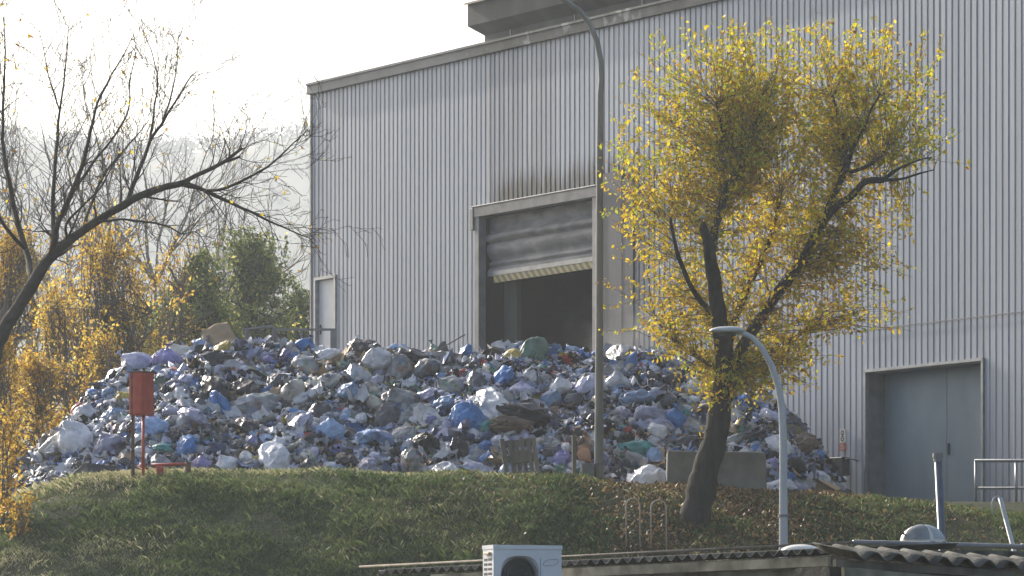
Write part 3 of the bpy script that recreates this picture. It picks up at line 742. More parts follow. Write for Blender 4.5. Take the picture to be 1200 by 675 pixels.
litter_cols = [(.62,.62,.64),(.50,.50,.54),(.38,.38,.52),(.05,.05,.055),(.09,.09,.10),(.12,.22,.48),(.42,.30,.18),(.18,.13,.09),(.45,.06,.05),(.10,.24,.16),(.50,.40,.10),(.30,.31,.34),(.20,.26,.42),(.03,.03,.035)]
lm = [noisy('scrap_%s' % n_, tuple(x*.75 for x in c), c, 12, .6, 0, .3, 30) for n_, c in zip(['white','pale','lilac','black','charcoal','blue','card','brown','red','green','yellow','grey','slate','soot'], litter_cols)]
lw = np.array([16,12,10,9,10,7,7,7,2.2,3,2,10,8,6], float); lw /= lw.sum()
def litter_mass(name, n, sizer, label, g=4, lw=lw, rough=.17):
    gg = np.stack(np.meshgrid(np.linspace(-.5,.5,g), np.linspace(-.5,.5,g)), -1).reshape(-1,2)
    fi = np.arange(g*g).reshape(g,g); ff = np.stack([fi[:-1,:-1].ravel(), fi[:-1,1:].ravel(), fi[1:,1:].ravel(), fi[1:,:-1].ravel()],1)
    Vs = []; Fs = []; Ms = []; o_ = 0
    U = rng.uniform(4, 986, n); Dd = np.abs(rng.uniform(-.03, 1.15, n))
    for i in range(n):
        p, nrm = heap_frame(U[i], Dd[i]); s_ = sizer()
        asp = rng.uniform(.3, 1)
        loc = np.zeros((g*g,3)); loc[:,0] = gg[:,0]*s_; loc[:,1] = gg[:,1]*s_*asp
        loc[:,2] = rng.normal(size=g*g)*s_*(rough if g == 4 else .075) + (0 if g == 4 else s_*.16*np.sin(gg[:,0]*rng.uniform(4,9)+rng.uniform(0,6)+gg[:,1]*rng.uniform(-6,6))) - (loc[:,0]**2)/s_*rng.uniform(-1.5,1.5)
        loc[:,:2] += rng.normal(size=(g*g,2))*s_*(.07 if g == 4 else .045)
        q = np.array(nrm.to_track_quat('Z','Y').to_matrix() @ Matrix.Rotation(rng.uniform(0,6.28),3,'Z') @ Matrix.Rotation(rng.normal()*.55,3,'X'))
        Vs.append(loc @ q.T + np.array(p) + np.array(nrm)*rng.uniform(-.02,.10)); Fs.append(ff+o_); o_ += g*g
        Ms.append(np.full(len(ff), rng.choice(len(lm), p=lw)))
    tag(np_mesh(name, np.concatenate(Vs), np.concatenate(Fs), lm, np.concatenate(Ms), smooth=True), label, 'litter', kind='stuff')
litter_mass('loose_litter', 12000, lambda: float(np.clip(rng.lognormal(math.log(.105), .42), .04, .28)), 'loose paper, film and scraps spread over the heap')
fw = np.array([22,14,10,7,9,7,4,2,.6,1.5,1,12,7,2], float); fw /= fw.sum()
litter_mass('plastic_film', 900, lambda: float(rng.uniform(.22, .5)), 'limp torn film and emptied bags draped over the heap', g=8, lw=fw)

# ------------------------------------------------------------------ other waste items
def crumpled_sheet(name, label, cat, pts, mat, seed, thick=.012, n=14, amp=.12):
    """four corners -> crumpled sheet"""
    a, b, c, d = [Vector(p) for p in pts]; mb = MB(); o_ = Vector((seed*3.1, 0, 0)); nn = (b-a).cross(d-a).normalized()
    vs = []
    for j in range(n):
        for i in range(n):
            s, t = i/(n-1), j/(n-1); p = (a*(1-s)+b*s)*(1-t) + (d*(1-s)+c*s)*t
            k = noise.noise(p*2.2+o_)*amp + noise.noise(p*6+o_)*amp*.4
            vs.append(p + nn*k + Vector((noise.noise(p*4+o_*2), 0, noise.noise(p*4-o_)))*amp*.5)
    mb.add(vs, [(j*n+i, j*n+i+1, (j+1)*n+i+1, (j+1)*n+i) for j in range(n-1) for i in range(n-1)])
    o = mb.build(name, mat, smooth=True); sm = o.modifiers.new('thickness', 'SOLIDIFY'); sm.thickness = thick
    return tag(o, label, cat)
def hp(u, v, off=.15):
    dd = np.linspace(0, 1.1, 80); Xs, Ys, Zs = heap(np.full(80, u), dd); vs_ = 820 - Zs/Ys*F
    i = int(np.argmin(abs(vs_-v))); Y_ = Ys[i]-off
    return P(u, v, Y_)
crumpled_sheet('cardboard_sheet', 'torn brown cardboard sheet standing up on the crest at left', 'cardboard', [hp(238,403,.1), hp(281,409,.15), P(268,378,hp(262,412).y+.2), P(234,385,hp(236,411).y+.15)], card, 3, amp=.10)
crumpled_sheet('plastic_sheeting', 'large pale crumpled plastic sheeting draped above the black flattened crate', 'plastic sheet', [hp(68,556,.25), hp(120,538,.25), hp(112,482,.3), hp(90,482,.3)], PAL[0][1], 7, amp=.2)
crumpled_sheet('cardboard_sheet', 'brown cardboard sheet on the lower slope right of the tall lamp post', 'cardboard', [hp(748,548,.3), hp(781,546,.3), hp(776,527,.3), hp(752,530,.3)], card, 5, amp=.1)
crumpled_sheet('orange_sheet', 'rusty orange crumpled board right beside the tall lamp post', 'board', [hp(680,540,.35), hp(694,542,.35), hp(690,505,.35), hp(672,505,.35)], wood_brown, 9, amp=.1)
crumpled_sheet('cardboard_sheet', 'olive brown torn sheet high on the right end of the heap', 'cardboard', [hp(905,505,.3), hp(948,515,.3), hp(938,490,.3), hp(906,480,.3)], noisy('olive_card', (.13,.11,.05), (.24,.20,.10), 4, .9), 12, amp=.16)
# flattened black crate
cr = thing('black_crate', 'black flattened crate lying open on its side at left toe', 'crate', P(104, 570, 66.2), R(20))
mb = MB(); mb.add([(-.55,-.1,-.08),(0,-.15,.02),(.02,.2,.36),(-.02,.2,.38),(-.56,.0,-.05)], [(0,1,2,3),(0,3,4)]); o = mb.build('side_panel', noisy('dull_black_board', (.10,.10,.09), (.20,.19,.17), 4, .8), cr); o.modifiers.new('t','SOLIDIFY').thickness = .02
mb = MB(); mb.add([(0,-.15,.0),(.52,-.1,.05),(.55,.22,.33),(.02,.2,.38)], [(0,1,2,3)]); mb.add([(0,-.17,-.1),(.5,-.12,-.06),(.52,-.1,.05),(0,-.15,.02)], [(0,1,2,3)]); o = mb.build('inner_panel', black_plastic, cr); o.modifiers.new('t','SOLIDIFY').thickness = .02
# cardboard box at the right foot
def cardboard_box(loc, size, rz, label, flap=True):
    t = thing('cardboard_box', label, 'box', loc, rz); w, d, h = size
    mb = MB(); mb.box((-w/2,-d/2,0), (w/2,d/2,h)); bo = mb.build('carton', card, t, bevel=.01)
    if flap:
        mb = MB(); mb.add([(-w/2,-d/2,h+.003),(w/2,-d/2,h+.003),(w/2+.03,-d/2-h*.5,h+.06),(-w/2-.02,-d/2-h*.45,h+.1)], [(0,1,2,3)]); o = mb.build('flap', card, t); o.modifiers.new('t','SOLIDIFY').thickness = .008
    mb = MB(); mb.box((w*.12,-d/2-.004,h*.12), (w*.42,-d/2-.001,h*.42)); mb.build('paper_label', lm[0], t)
    return t
b1 = cardboard_box(P(966, 586, 68.2), (.34,.3,.26), R(-25), 'brown cardboard box with white label at right foot of heap'); b1.rotation_euler = (R(14), R(24), R(-20))
#b2 = cardboard_box(hp(700, 402, -.2), (.4,.3,.2), R(15), 'brown cardboard box half buried on the crest behind the tall lamp post', False)
# pallet leaning on the heap
pal = thing('wooden_pallet', 'broken grey wooden pallet leaning on the foot of the heap', 'pallet', P(613, 560, 66.15), R(8))
pal.rotation_euler = (R(-14), R(-6), R(8))
for i, x_ in enumerate((-.24, -.13, -.035, .06, .155, .245)):
    mb = MB(); mb.box((x_-.034, 0, 0 + .02*(i % 2)), (x_+.034, .02, .66 - .03*((i*7) % 3))); mb.build('slat', wood_grey, pal)
for z_ in (.06, .34, .58):
    mb = MB(); mb.box((-.28, .022, z_-.05), (.28, .06, z_+.05)); mb.build('crossbar', wood_grey, pal)
mb = MB(); mb.box((-.15, -.02, .24), (.12, -.002, .44)); mb.build('nailed_board', wood_grey, pal)
# plank and concrete stump by the lamp
o = MB().box((-.032, -.02, -.1), (.032, .02, .66)).build('plank', wood_grey, None, bevel=.004, loc=P(673, 560, 66.1)); o.rotation_euler = (R(-6), R(1), R(12)); tag(o, 'upright weathered plank just left of the tall lamp post', 'plank')
o = MB().box((-.10, -.10, -.1), (.10, .10, .25)).build('concrete_stump', concrete, None, bevel=.015, loc=P(689, 562, 65.95)); tag(o, 'small grey concrete stump against the tall lamp post', 'block')
# concrete barrier block
cb = MB(); zb = ground_z(3.2, 66.6)
cb.add([(-.78,-.25,0),(.78,-.25,0),(.78,.25,0),(-.78,.25,0),(-.76,-.22,.68),(.76,-.22,.66),(.76,.22,.66),(-.76,.22,.68)], [(0,3,2,1),(4,5,6,7),(0,1,5,4),(1,2,6,5),(2,3,7,6),(3,0,4,7)])
o = cb.build('concrete_block', concrete, None, bevel=.02, loc=(P(839,500,66.3).x, 66.3, float(ground_z(3.17,66.3))-.05)); tag(o, 'long stained concrete block behind the yellow tree trunk', 'concrete block')
# bottle-like stick
o = MB().tube([hp(500,418,.3), P(545,392,hp(520,412).y)], .012, 6).build('stick', wood_grey); tag(o, 'thin pale stick poking out of the crest left of the doorway', 'stick')
# clear film corners standing up on the crest
for k, (u, v, w, h, mi_, lb) in enumerate(((418,414,14,22,0,'white'),(520,408,14,9,4,'charcoal'),(376,412,12,8,0,'pale'))):
    a = hp(u-w/2, v, .1); b = hp(u+w/2, v+3, .1); y_ = a.y+.1
    crumpled_sheet('film_scrap', f'{["tall pointed white scrap of film on crest right of the side door","pointed charcoal scrap of film on crest near doorway","low pale scrap of film on crest beside the side door"][k]}', 'plastic scrap', [a, b, P(u+2, v-h, y_), P(u-2, v-h+1, y_)], lm[mi_], 20+k, amp=.05, n=8)

# ------------------------------------------------------------------ red cabinet and its pipe
rc = thing('red_cabinet', 'faded red metal cabinet on two posts at the grass crest', 'cabinet', P(168, 553, 65.4) , 0)
h0 = rc.location.z - .0; sc_m = 65.4/F
zc0 = (553-487)*sc_m; zc1 = (553-437)*sc_m
M_ = Matrix.Rotation(R(-32), 4, 'Z')
mb = MB(); mb.box((-.17,-.14,zc0), (.10,.14,zc1), 0, M_); cab = mb.build('case', red_paint, rc, bevel=.01)
mb = MB(); mb.box((-.155,-.152,zc0+.02), (.085,-.142,zc1-.03), 0, M_); dr = mb.build('door', red_paint, rc, bevel=.004)
mb = MB(); mb.box((-.18,-.15,zc1), (.11,.15,zc1+.02), 0, M_); mb.build('lid', rust, rc)
for dx in (-.155, .0):
    mb = MB(); mb.tube([(dx, -.02, -.12), (dx, -.02, zc0+.02)], .024, 8); mb.build('post', red_paint if dx == 0 else rust, rc, smooth=True)
mb = MB(); mb.tube([(-.16, -.17, -.1), (-.16, -.17, zc1)], .012, 6); mb.build('rod', rust, rc)
rp_ = thing('red_pipe', 'low red pipe with flange running right from the cabinet', 'pipe', P(185, 545, 65.3), 0)
mb = MB(); mb.tube([(-.1,0,0),(.48,.02,.02)], .022, 8); mb.build('pipe_run', red_paint, rp_, smooth=True)
mb = MB(); mb.tube([(.46,.02,-.22),(.46,.02,.05)], .045, 10); mb.build('flange', rust, rp_, smooth=True)
mb = MB(); mb.box((-.02,-.05,-.2),(.09,.05,-.03)); mb.build('valve', red_paint, rp_, bevel=.01)

# ------------------------------------------------------------------ lamps
lampA = thing('street_lamp', 'very tall grey lamp post with arm arching left past the roofline', 'street lamp', P(702, 568, 66.0), 0)
s6 = 66/F; pz = lambda v_: (568-v_)*s6
mb = MB(); pts = [(0,0,-.3), (0,0,.4), (.005,0,pz(400)), (.01,0,pz(200)), (.02,0,pz(110))]; rd_ = [.078,.075,.062,.055,.05]
arc = [(705,95),(704,72),(700,50),(692,30),(680,13),(665,2),(648,-6),(625,-12)]
pts += [((u-702)*s6, 0, pz(v_)) for u, v_ in arc]; rd_ += [.048,.046,.044,.041,.038,.035,.033,.032]
mb.tube(pts, rd_, 14); mb.build('pole', pole_mat, lampA, smooth=True)
mb = MB(); mb.box((-.03,-.082,pz(515)), (.03,-.070,pz(490))); mb.build('hatch', pole_mat, lampA)
mb = MB(); mb.tube([(0,0,pz(545)),(0,0,pz(543))], .084, 14); mb.build('band', steel, lampA)
mb = MB(); mb.lathe([(.0,.05),(.10,.05),(.16,.0),(.16,-.03),(.0,-.07)], ((600-702)*s6, 0, pz(-16)), 16, sx=2.4); mb.build('lamp_head', white_pole, lampA, smooth=True)
# curved pale lamp standing behind the shed
Yl = 47.0; s4 = Yl/F; lz = float(ground_z(P(918,600,Yl).x, Yl))
lampB = thing('street_lamp', 'pale metal lamp post curving left below the yellow tree', 'street lamp', (P(918,600,Yl).x, Yl, lz), 0)
q = lambda u, v_: ((u-918)*s4, 0, (820-v_)*s4 - lz)
mb = MB(); arcp = [(918,2400),(918,640),(918,575),(918,520),(916.5,480),(912,452),(904,428),(893,408),(882,396),(870,390),(862,388.5)]
arcp[0] = (918, 820-lz/s4)
mb.tube([q(*a) for a in arcp], [.056,.050,.046,.044,.041,.038,.035,.032,.030,.028,.027], 14); mb.build('pole', white_pole, lampB, smooth=True)
mb = MB(); mb.tube([q(918,606), q(918,603)], .062, 14); mb.build('collar', steel, lampB)
mb = MB()
def headshape(mb, c, L_, w, h):
    vs = []; n = 12
    prof = [(0,.35,.5),(.12,.8,.8),(.35,1,1),(.7,.95,.9),(.92,.7,.6),(1,.35,.3)]
    for s, ww, hh in prof:
        for k in range(n):
            a_ = 2*math.pi*k/n; zz = math.sin(a_)*h*hh; zz = zz if zz > 0 else zz*.45
            vs.append((c[0]-s*L_, c[1]+math.cos(a_)*w*ww, c[2]+zz))
    m = len(prof); mb.add(vs, [(i*n+k, i*n+(k+1)%n, (i+1)*n+(k+1)%n, (i+1)*n+k) for i in range(m-1) for k in range(n)] + [tuple(range(n))[::-1], tuple((m-1)*n+k for k in range(n))])
headshape(mb, q(872, 388), .38, .11, .055); mb.build('lamp_head', white_pole, lampB, smooth=True)
mb = MB(); c = q(853, 391); mb.lathe([(0,-.03),(.05,-.025),(.065,.0)], c, 12, sx=1.6); mb.build('lens', glass_dark, lampB, smooth=True)

# ------------------------------------------------------------------ foreground sheds
Aax = Vector((-.553, .833, 0)).normalized(); Bax = Vector((.833, .553, 0)).normalized()
def corrugated(o0, along, up, n_len, n_dep, pitch_, amp, slope_along=0, slope_up=0, steps=8, thick=.008):
    mb = MB(); N_ = int(n_len/pitch_*steps)
    vs = []
    for j in range(5):
        r = n_dep*j/4
        for i in range(N_+1):
            s = i*pitch_/steps; z = amp*math.cos(2*math.pi*i/steps) + slope_along*s + slope_up*r
            vs.append(o0 + along*s + up*r + Vector((0,0,z)))
    w = N_+1
    mb.add(vs, [(j*w+i, j*w+i+1, (j+1)*w+i+1, (j+1)*w+i) for j in range(4) for i in range(N_)])
    return mb
C = P(970, 646, 38)
shedA = thing('lean_to_shed', 'long low shed with mossy corrugated roof edge seen behind the air conditioner', 'shed', (C.x, C.y, -1.7), 0)
def rel(p): return Vector(p) - shedA.location
rf = corrugated(rel(C) , Aax, Bax, 7.6, 1.5, .177, .024, 0, .05).build('roof', asb, shedA, smooth=True); rf.modifiers.new('t','SOLIDIFY').thickness = .008
def oriented_box(mb, o0, ax, bx, la, lb, z0, z1, a0=0, b0=0):
    vs = []
    for z in (z0, z1):
        for s, r in ((a0,b0),(a0+la,b0),(a0+la,b0+lb),(a0,b0+lb)): vs.append(o0 + ax*s + bx*r + Vector((0,0,z)))
    return mb.add(vs, [(0,3,2,1),(4,5,6,7),(0,1,5,4),(1,2,6,5),(2,3,7,6),(3,0,4,7)])
mb = MB(); oriented_box(mb, rel(C), Aax, Bax, 6.6, .03, -.13, -.045, .02, .02); mb.build('fascia_board', board, shedA)
mb = MB(); oriented_box(mb, rel(C), Aax, Bax, 7.2, 2.4, -1.7-C.z, -.135, .05, .16); mb.build('wall', plaster, shedA)
mb = MB(); oriented_box(mb, rel(C), Aax, Bax, 7.2, 1.1, -.10, .045, .05, 1.52); mb.build('ridge_board', asb, shedA)
mb = MB(); oriented_box(mb, rel(C), Aax, Bax, .8, 3.3, -1.7-C.z, .03, .0, 2.65); mb.build('end_wall', noisy('dark_boards', (.05,.04,.03), (.11,.09,.07), 5, .9, 0, .3, 20), shedA)
mb = MB()
p0 = P(1000, 635.5, 38.9); p1 = p0 + Aax*8.6; 
mb.tube([rel(p0), rel(p1)], .013, 8); mb.build('ridge_pipe', wood_grey, shedA, smooth=True)
mb = MB(); p2 = p0 + Bax*3.2; mb.tube([rel(p0), rel(p2)], .024, 8)
for s in (.9, 1.05, 2.0): mb.tube([rel(p0 + Bax*s), rel(p0 + Bax*(s+.05))], .032, 8)
mb.build('end_pipe', steel, shedA, smooth=True)
# domes
def dome(u, v, Y, w, h, label, half):
    p = P(u, v, Y); t = thing('roof_dome', label, 'skylight', p, R(0))
    mb = MB(); n = 10; prof = [(w*.5, 0)] + [(w*.5*math.cos(a_), h*.18 + h*.82*math.sin(a_)) for a_ in np.linspace(0, math.pi/2, n)]
    mb.lathe(prof, (0,0,0), 28, sy=.8); mb.build('shell', frp, t, smooth=True)
    if half:
        mb = MB(); seg = 10; vs = []
        for i in range(seg+1):
            az = R(-150 + 75*i/seg)
            for a_ in np.linspace(.12, 1.35, 8): vs.append((w*.512*math.cos(a_)*math.cos(az), w*.512*math.cos(a_)*math.sin(az)*.8, h*.18 + h*.84*math.sin(a_)))
        mb.add(vs, [(i*8+j, (i+1)*8+j, (i+1)*8+j+1, i*8+j+1) for i in range(seg) for j in range(7)]); mb.build('glazing', glass_dark, t, smooth=True)
        mb = MB(); seg = 8; vs = []
        for i in range(seg+1):
            az = R(-65 + 60*i/seg)
            for a_ in np.linspace(.15, 1.3, 8): vs.append((w*.512*math.cos(a_)*math.cos(az), w*.512*math.cos(a_)*math.sin(az)*.8, h*.18 + h*.84*math.sin(a_)))
        mb.add(vs, [(i*8+j, (i+1)*8+j, (i+1)*8+j+1, i*8+j+1) for i in range(seg) for j in range(7)]); mb.build('glazing', noisy('pale_glazing', (.22,.26,.28), (.40,.44,.46), 3, .25, 0, .1, 20), t, smooth=True)
        mb = MB(); mb.tube([(-w*.42,-.06,h*.55),(-w*.5,-.1,h*.62),(-w*.5,-.1,h*.8)], .012, 6); mb.build('hook', rust, t)
    return t
dome(1081, 640, 39.6, .42, .20, 'white roof dome with dark glazed side beside the leaning post', True)
dome(938, 647.5, 38.9, .36, .075, 'low cream roof dome at foot of the curved lamp', False)
# nearer shed at bottom right
E0 = P(1000, 650, 27)
shedB = thing('garden_shed', 'near shed at bottom right with wavy cement roof edge', 'shed', (E0.x, E0.y, -1.7), 0)
def relb(p): return Vector(p) - shedB.location
rb = corrugated(relb(E0), Bax, Aax, 3.4, .42, .186, .026, -.032, .16).build('roof', asb, shedB, smooth=True); rb.modifiers.new('t','SOLIDIFY').thickness = .009
mb = MB(); 
def slopebox(mb, o0, la, lb, z0, z1, b0, dz):
    vs = []
    for z in (z0, z1):
        for s, r in ((0,b0),(la,b0),(la,b0+lb),(0,b0+lb)): vs.append(o0 + Bax*s + Aax*r + Vector((0,0,z+dz*s)))
    return mb.add(vs, [(0,3,2,1),(4,5,6,7),(0,1,5,4),(1,2,6,5),(2,3,7,6),(3,0,4,7)])
slopebox(mb, relb(E0)+Bax*(-.1), 3.5, .03, -.075, -.03, .05, -.032); mb.build('purlin', wood_grey, shedB)
mb = MB(); slopebox(mb, relb(E0)+Bax*(-.15), 3.5, .03, -.17, -.085, -.10, -.05); mb.build('gutter', board, shedB)
mb = MB(); slopebox(mb, relb(E0)+Bax*(-.12), 3.4, .35, -2.5, -.076, .09, -.032); mb.build('wall', noisy('dark_shed_wall', (.05,.045,.035), (.12,.11,.09), 5, .9, 0, .3, 20), shedB)
# flue post and hooked post
def leaning(u0, v0, u1, v1, Y, r, name, label, cat, mat):
    a = P(u1, v1, Y); b = P(u0, v0, Y); t = (a-b).normalized(); g = a + t*((a.z+1.7)/-t.z if t.z < 0 else 0)
    th_ = thing(name, label, cat, (g.x, g.y, -1.7), 0)
    return th_, g, b
t_, g, b = leaning(1099, 533, 1104, 635, 44, .04, 'vent_post', 'dark round post with flat cap standing behind the shed roof', 'post', steel)
mb = MB(); mb.tube([g-g+Vector((0,0,0)), b-t_.location], .040, 12); mb.build('shaft', noisy('dark_blue_steel', (.07,.09,.12), (.13,.15,.18), 5, .4, .3, .05, 40), t_, smooth=True)
mb = MB(); tb = b-t_.location; mb.tube([tb+Vector((0,0,-.03)), tb+Vector((0,0,.02))], .055, 12); mb.tube([tb+Vector((0,0,-.07)), tb+Vector((0,0,-.03))], .045, 12); mb.build('cap', steel, t_)
t_, g, b = leaning(1172, 583, 1187, 640, 43.5, .02, 'hook_post', 'pale leaning post with curled hook near the right edge', 'post', galv)
mb = MB(); gg_ = Vector((0,0,0)); tb = b-t_.location; M2 = .022
mb.tube([gg_, tb], .024, 8); mb.build('shaft', white_pole, t_, smooth=True)
mb = MB(); mb.tube([tb, tb+Vector((-.03,0,.015)), tb+Vector((-.06,0,.0)), tb+Vector((-.085,0,-.05)), tb+Vector((-.085,0,-.12)), tb+Vector((-.07,0,-.17))], .008, 6); mb.build('hook', white_pole, t_, smooth=True)
# hoops on the bank
for k, (ua, ub, va) in enumerate(((734, 750, 584), (763, 781, 586))):
    Yh = 62.6; gz = float(ground_z(P(ua,600,Yh).x, Yh)); a = P(ua, va, Yh); w = (ub-ua)/F*Yh; top_ = a.z - gz
    hh = thing('pipe_hoop', ['left rusty pipe hoop standing on the leafy bank', 'right rusty pipe hoop next to the tree trunk'][k], 'hoop', (a.x, Yh, gz), 0, 'rusty pipe hoops on the bank')
    pts = [(0,0,-.2), (0,0,top_-w*.5)] + [(w/2-w/2*math.cos(a_), 0, top_-w*.5+w*.5*math.sin(a_)) for a_ in np.linspace(.3, math.pi-.3, 7)] + [(w,0,top_-w*.5), (w,0,-.2)]
    mb = MB(); mb.tube(pts, .012, 8); mb.build('bent_pipe', noisy('pale_rust', (.34,.24,.18), (.48,.36,.28), 14, .7, 0, .2, 60), hh, smooth=True)
    mb = MB(); mb.tube([(0,0,top_*.4),(0,0,top_*.4+.02)], .015, 8); mb.build('joint', rust, hh, smooth=True)

# ------------------------------------------------------------------ air conditioner on a flat annexe
an = thing('flat_annexe', 'low flat annexe roof carrying the air conditioner', 'outbuilding', (0, 40.6, -1.7), R(0))
mb = MB(); mb.box((-1.3,-.9,0), (1.2,.75,2.55)); mb.build('wall', plaster, an); mb = MB(); mb.box((-1.35,-.95,2.55), (1.25,.8,2.62)); mb.build('roof', asb, an)
Ya = 40.6; w_ = .70; d_ = .30; h_ = .56
ac = thing('air_conditioner', 'white air conditioner outdoor unit with round dark fan grille', 'air conditioner', (P(612,640,Ya).x, Ya+.1, (820-640)/F*Ya - h_), R(20))
a0, a1 = -.345, .345
fy = -.15
mb = MB(); cxr, czr, rr_ = -.075, .27, .195
# front face with a round opening
seg = 40; out = []; 
vs = []; 
for k in range(seg):
    a_ = 2*math.pi*k/seg; c_, s_ = math.cos(a_), math.sin(a_)
    m_ = min((.50 if c_ > 0 else .50), 1)
    # rounded square opening
    e = 3.0; rsq = rr_/((abs(c_)**e+abs(s_)**e)**(1/e)); vs.append((cxr+c_*rsq, fy, czr+s_*rsq))
for k in range(seg):
    a_ = 2*math.pi*k/seg; c_, s_ = math.cos(a_), math.sin(a_)
    tx = ((a1-cxr)/c_ if c_ > 1e-9 else ((a0-cxr)/c_ if c_ < -1e-9 else 1e9)); tz = ((h_-czr)/s_ if s_ > 1e-9 else ((0-czr)/s_ if s_ < -1e-9 else 1e9)); t = min(tx, tz)
    vs.append((cxr+c_*t, fy, czr+s_*t))
for k in range(seg):
    a_ = 2*math.pi*k/seg; c_, s_ = math.cos(a_), math.sin(a_); vs.append((cxr+c_*.175, fy+.05, czr+s_*.175))
fs = [(k, (k+1)%seg, seg+(k+1)%seg, seg+k) for k in range(seg)] + [(2*seg+k, 2*seg+(k+1)%seg, (k+1)%seg, k) for k in range(seg)]
mb.add(vs, fs)
# corners, sides, top, back
mb.add([(a0,fy,0),(a0,fy+d_,0),(a0,fy+d_,h_),(a0,fy,h_),(a1,fy,0),(a1,fy+d_,0),(a1,fy+d_,h_),(a1,fy,h_)], [(0,3,2,1),(4,5,6,7),(3,7,6,2),(1,2,6,5),(0,1,5,4)])
for (cx_, cz_) in ((a0,0),(a1,0),(a0,h_),(a1,h_)):
    pass
mb.box((a0-.006,fy-.008,h_-.03), (a1+.006,fy+d_+.006,h_+.008)); 
# fill the corners of the front
def corner_fill(sx_, sz_):
    cxn = a1 if sx_ > 0 else a0; czn = h_ if sz_ > 0 else 0
    best = []
    for k in range(seg):
        p = vs[seg+k]; q_ = vs[seg+(k+1)%seg]
        if abs(p[0]-q_[0]) > 1e-4 and abs(p[2]-q_[2]) > 1e-4:
            if abs((p[0]+q_[0])/2-cxn) < .2 and abs((p[2]+q_[2])/2-czn) < .2: best.append((p, q_))
    for p, q_ in best: mb.add([p, (cxn, fy, czn), q_], [(0,1,2)])
for s1 in (-1, 1):
    for s2 in (-1, 1): corner_fill(s1, s2)
case = mb.build('casing', white_metal, ac)
mb = MB(); vs2 = [(cxr, fy+.10, czr)] + [(cxr+.178*math.cos(2*math.pi*k/32), fy+.10, czr+.178*math.sin(2*math.pi*k/32)) for k in range(32)]
mb.add(vs2, [(0,1+k,1+(k+1)%32) for k in range(32)]); mb.build('fan_well', noisy('fan_dark', (.02,.02,.018), (.04,.04,.036), 4, .6, 0, 0), ac)
mb = MB()
for k in range(3):
    a_ = 2*math.pi*k/3+.4
    pl = []
    for s in np.linspace(.03, .165, 5):
        for w2 in (-.5, .5): pl.append((cxr+s*math.cos(a_+w2*.7), fy+.085-w2*.03, czr+s*math.sin(a_+w2*.7)))
    mb.add(pl, [(2*i,2*i+1,2*i+3,2*i+2) for i in range(4)])
mb.build('fan', noisy('fan_blade_grey', (.05,.05,.05), (.07,.07,.07), 4, .5, 0, 0), ac)
mb = MB()
for k in range(-11, 12):
    x_ = cxr + k*.0158; hh_ = math.sqrt(max(0, .188**2-(k*.0158)**2)); mb.box((x_-.0012, fy+.012, czr-hh_), (x_+.0012, fy+.015, czr+hh_))
for r_ in (.06,.12,.18): mb.tube([(cxr+r_*math.cos(a_), fy+.018, czr+r_*math.sin(a_)) for a_ in np.linspace(0, 6.283, 30)], .0018, 4)
mb.build('fan_grille', noisy('grille_grey', (.10,.10,.095), (.16,.16,.15), 4, .5, 0, 0), ac)
for c2 in range(2):
    for k in range(9):
        mb = MB(); y_ = fy+.05+c2*.12; mb.box((a0-.004, y_, h_-.14-k*.045), (a0-.001, y_+.09, h_-.118-k*.045)); mb.build('side_slot', black_plastic, ac)
mb = MB(); mb.box((a0-.03, fy+.06, h_-.085), (a0-.002, fy+.20, h_-.06)); mb.build('side_grip', noisy('beige_grip', (.45,.33,.24), (.55,.42,.32), 4, .5, 0, 0), ac, bevel=.004)
mb = MB(); mb.tube([(.235+.075*math.copysign(abs(math.cos(a_))**.6, math.cos(a_)), fy-.004, .405+.028*math.copysign(abs(math.sin(a_))**.8, math.sin(a_)) + .015*math.cos(a_)) for a_ in np.linspace(0, 6.283, 28)], .0022, 5); mb.build('badge', noisy('badge_mauve', (.25,.2,.3), (.3,.26,.34), 4, .5, 0, 0), ac)
mb = MB(); mb.box((.13, fy-.0035, .02), (.1325, fy-.0005, .45)); mb.build('panel_seam', dark_rubber, ac)
for x_ in (-.26, .22): mb = MB(); mb.box((x_, fy-.02, -(ac.location.z-.92)), (x_+.05, fy+d_+.02, 0)); mb.build('foot', steel, ac)

# ------------------------------------------------------------------ trees
def catmull(pts, n=5):
    pts = [Vector(p) for p in pts]; out = []
    if len(pts) < 3:
        return [pts[0].lerp(pts[1], i/n) for i in range(n+1)]
    e = [pts[0]*2-pts[1]] + pts + [pts[-1]*2-pts[-2]]
    for i in range(1, len(e)-2):
        p0, p1, p2, p3 = e[i-1:i+3]
        for k in range(n):
            t = k/n
            out.append(.5*((2*p1)+(p2-p0)*t+(2*p0-5*p1+4*p2-p3)*t*t+(3*p1-p0-3*p2+p3)*t*t*t))
    out.append(pts[-1]); return out
def radii(rs, n):
    return list(np.interp(np.linspace(0, len(rs)-1, n), range(len(rs)), rs))

def leaf_quads(pos, nrm_rand, size, rs, hang=.3, asp=.5):
    """pos (n,3) -> leaf diamonds with a fold"""
    n = len(pos); a = rs.normal(size=(n,3)); a[:,2] -= hang*2; a /= np.linalg.norm(a, axis=1)[:,None]
    b = rs.normal(size=(n,3)); b -= a*(a*b).sum(1)[:,None]; b /= np.linalg.norm(b, axis=1)[:,None]
    c = np.cross(a, b)
    L_ = size*rs.uniform(.65, 1.35, n)[:,None]
    p0 = pos; p1 = pos + a*L_*.5 + b*L_*asp*.5 + c*L_*.08; p2 = pos + a*L_ + c*L_*.02; p3 = pos + a*L_*.5 - b*L_*asp*.5 + c*L_*.08
    V = np.stack([p0,p1,p2,p3],1).reshape(-1,3); Fq = np.arange(4*n).reshape(n,4)
    return V, Fq

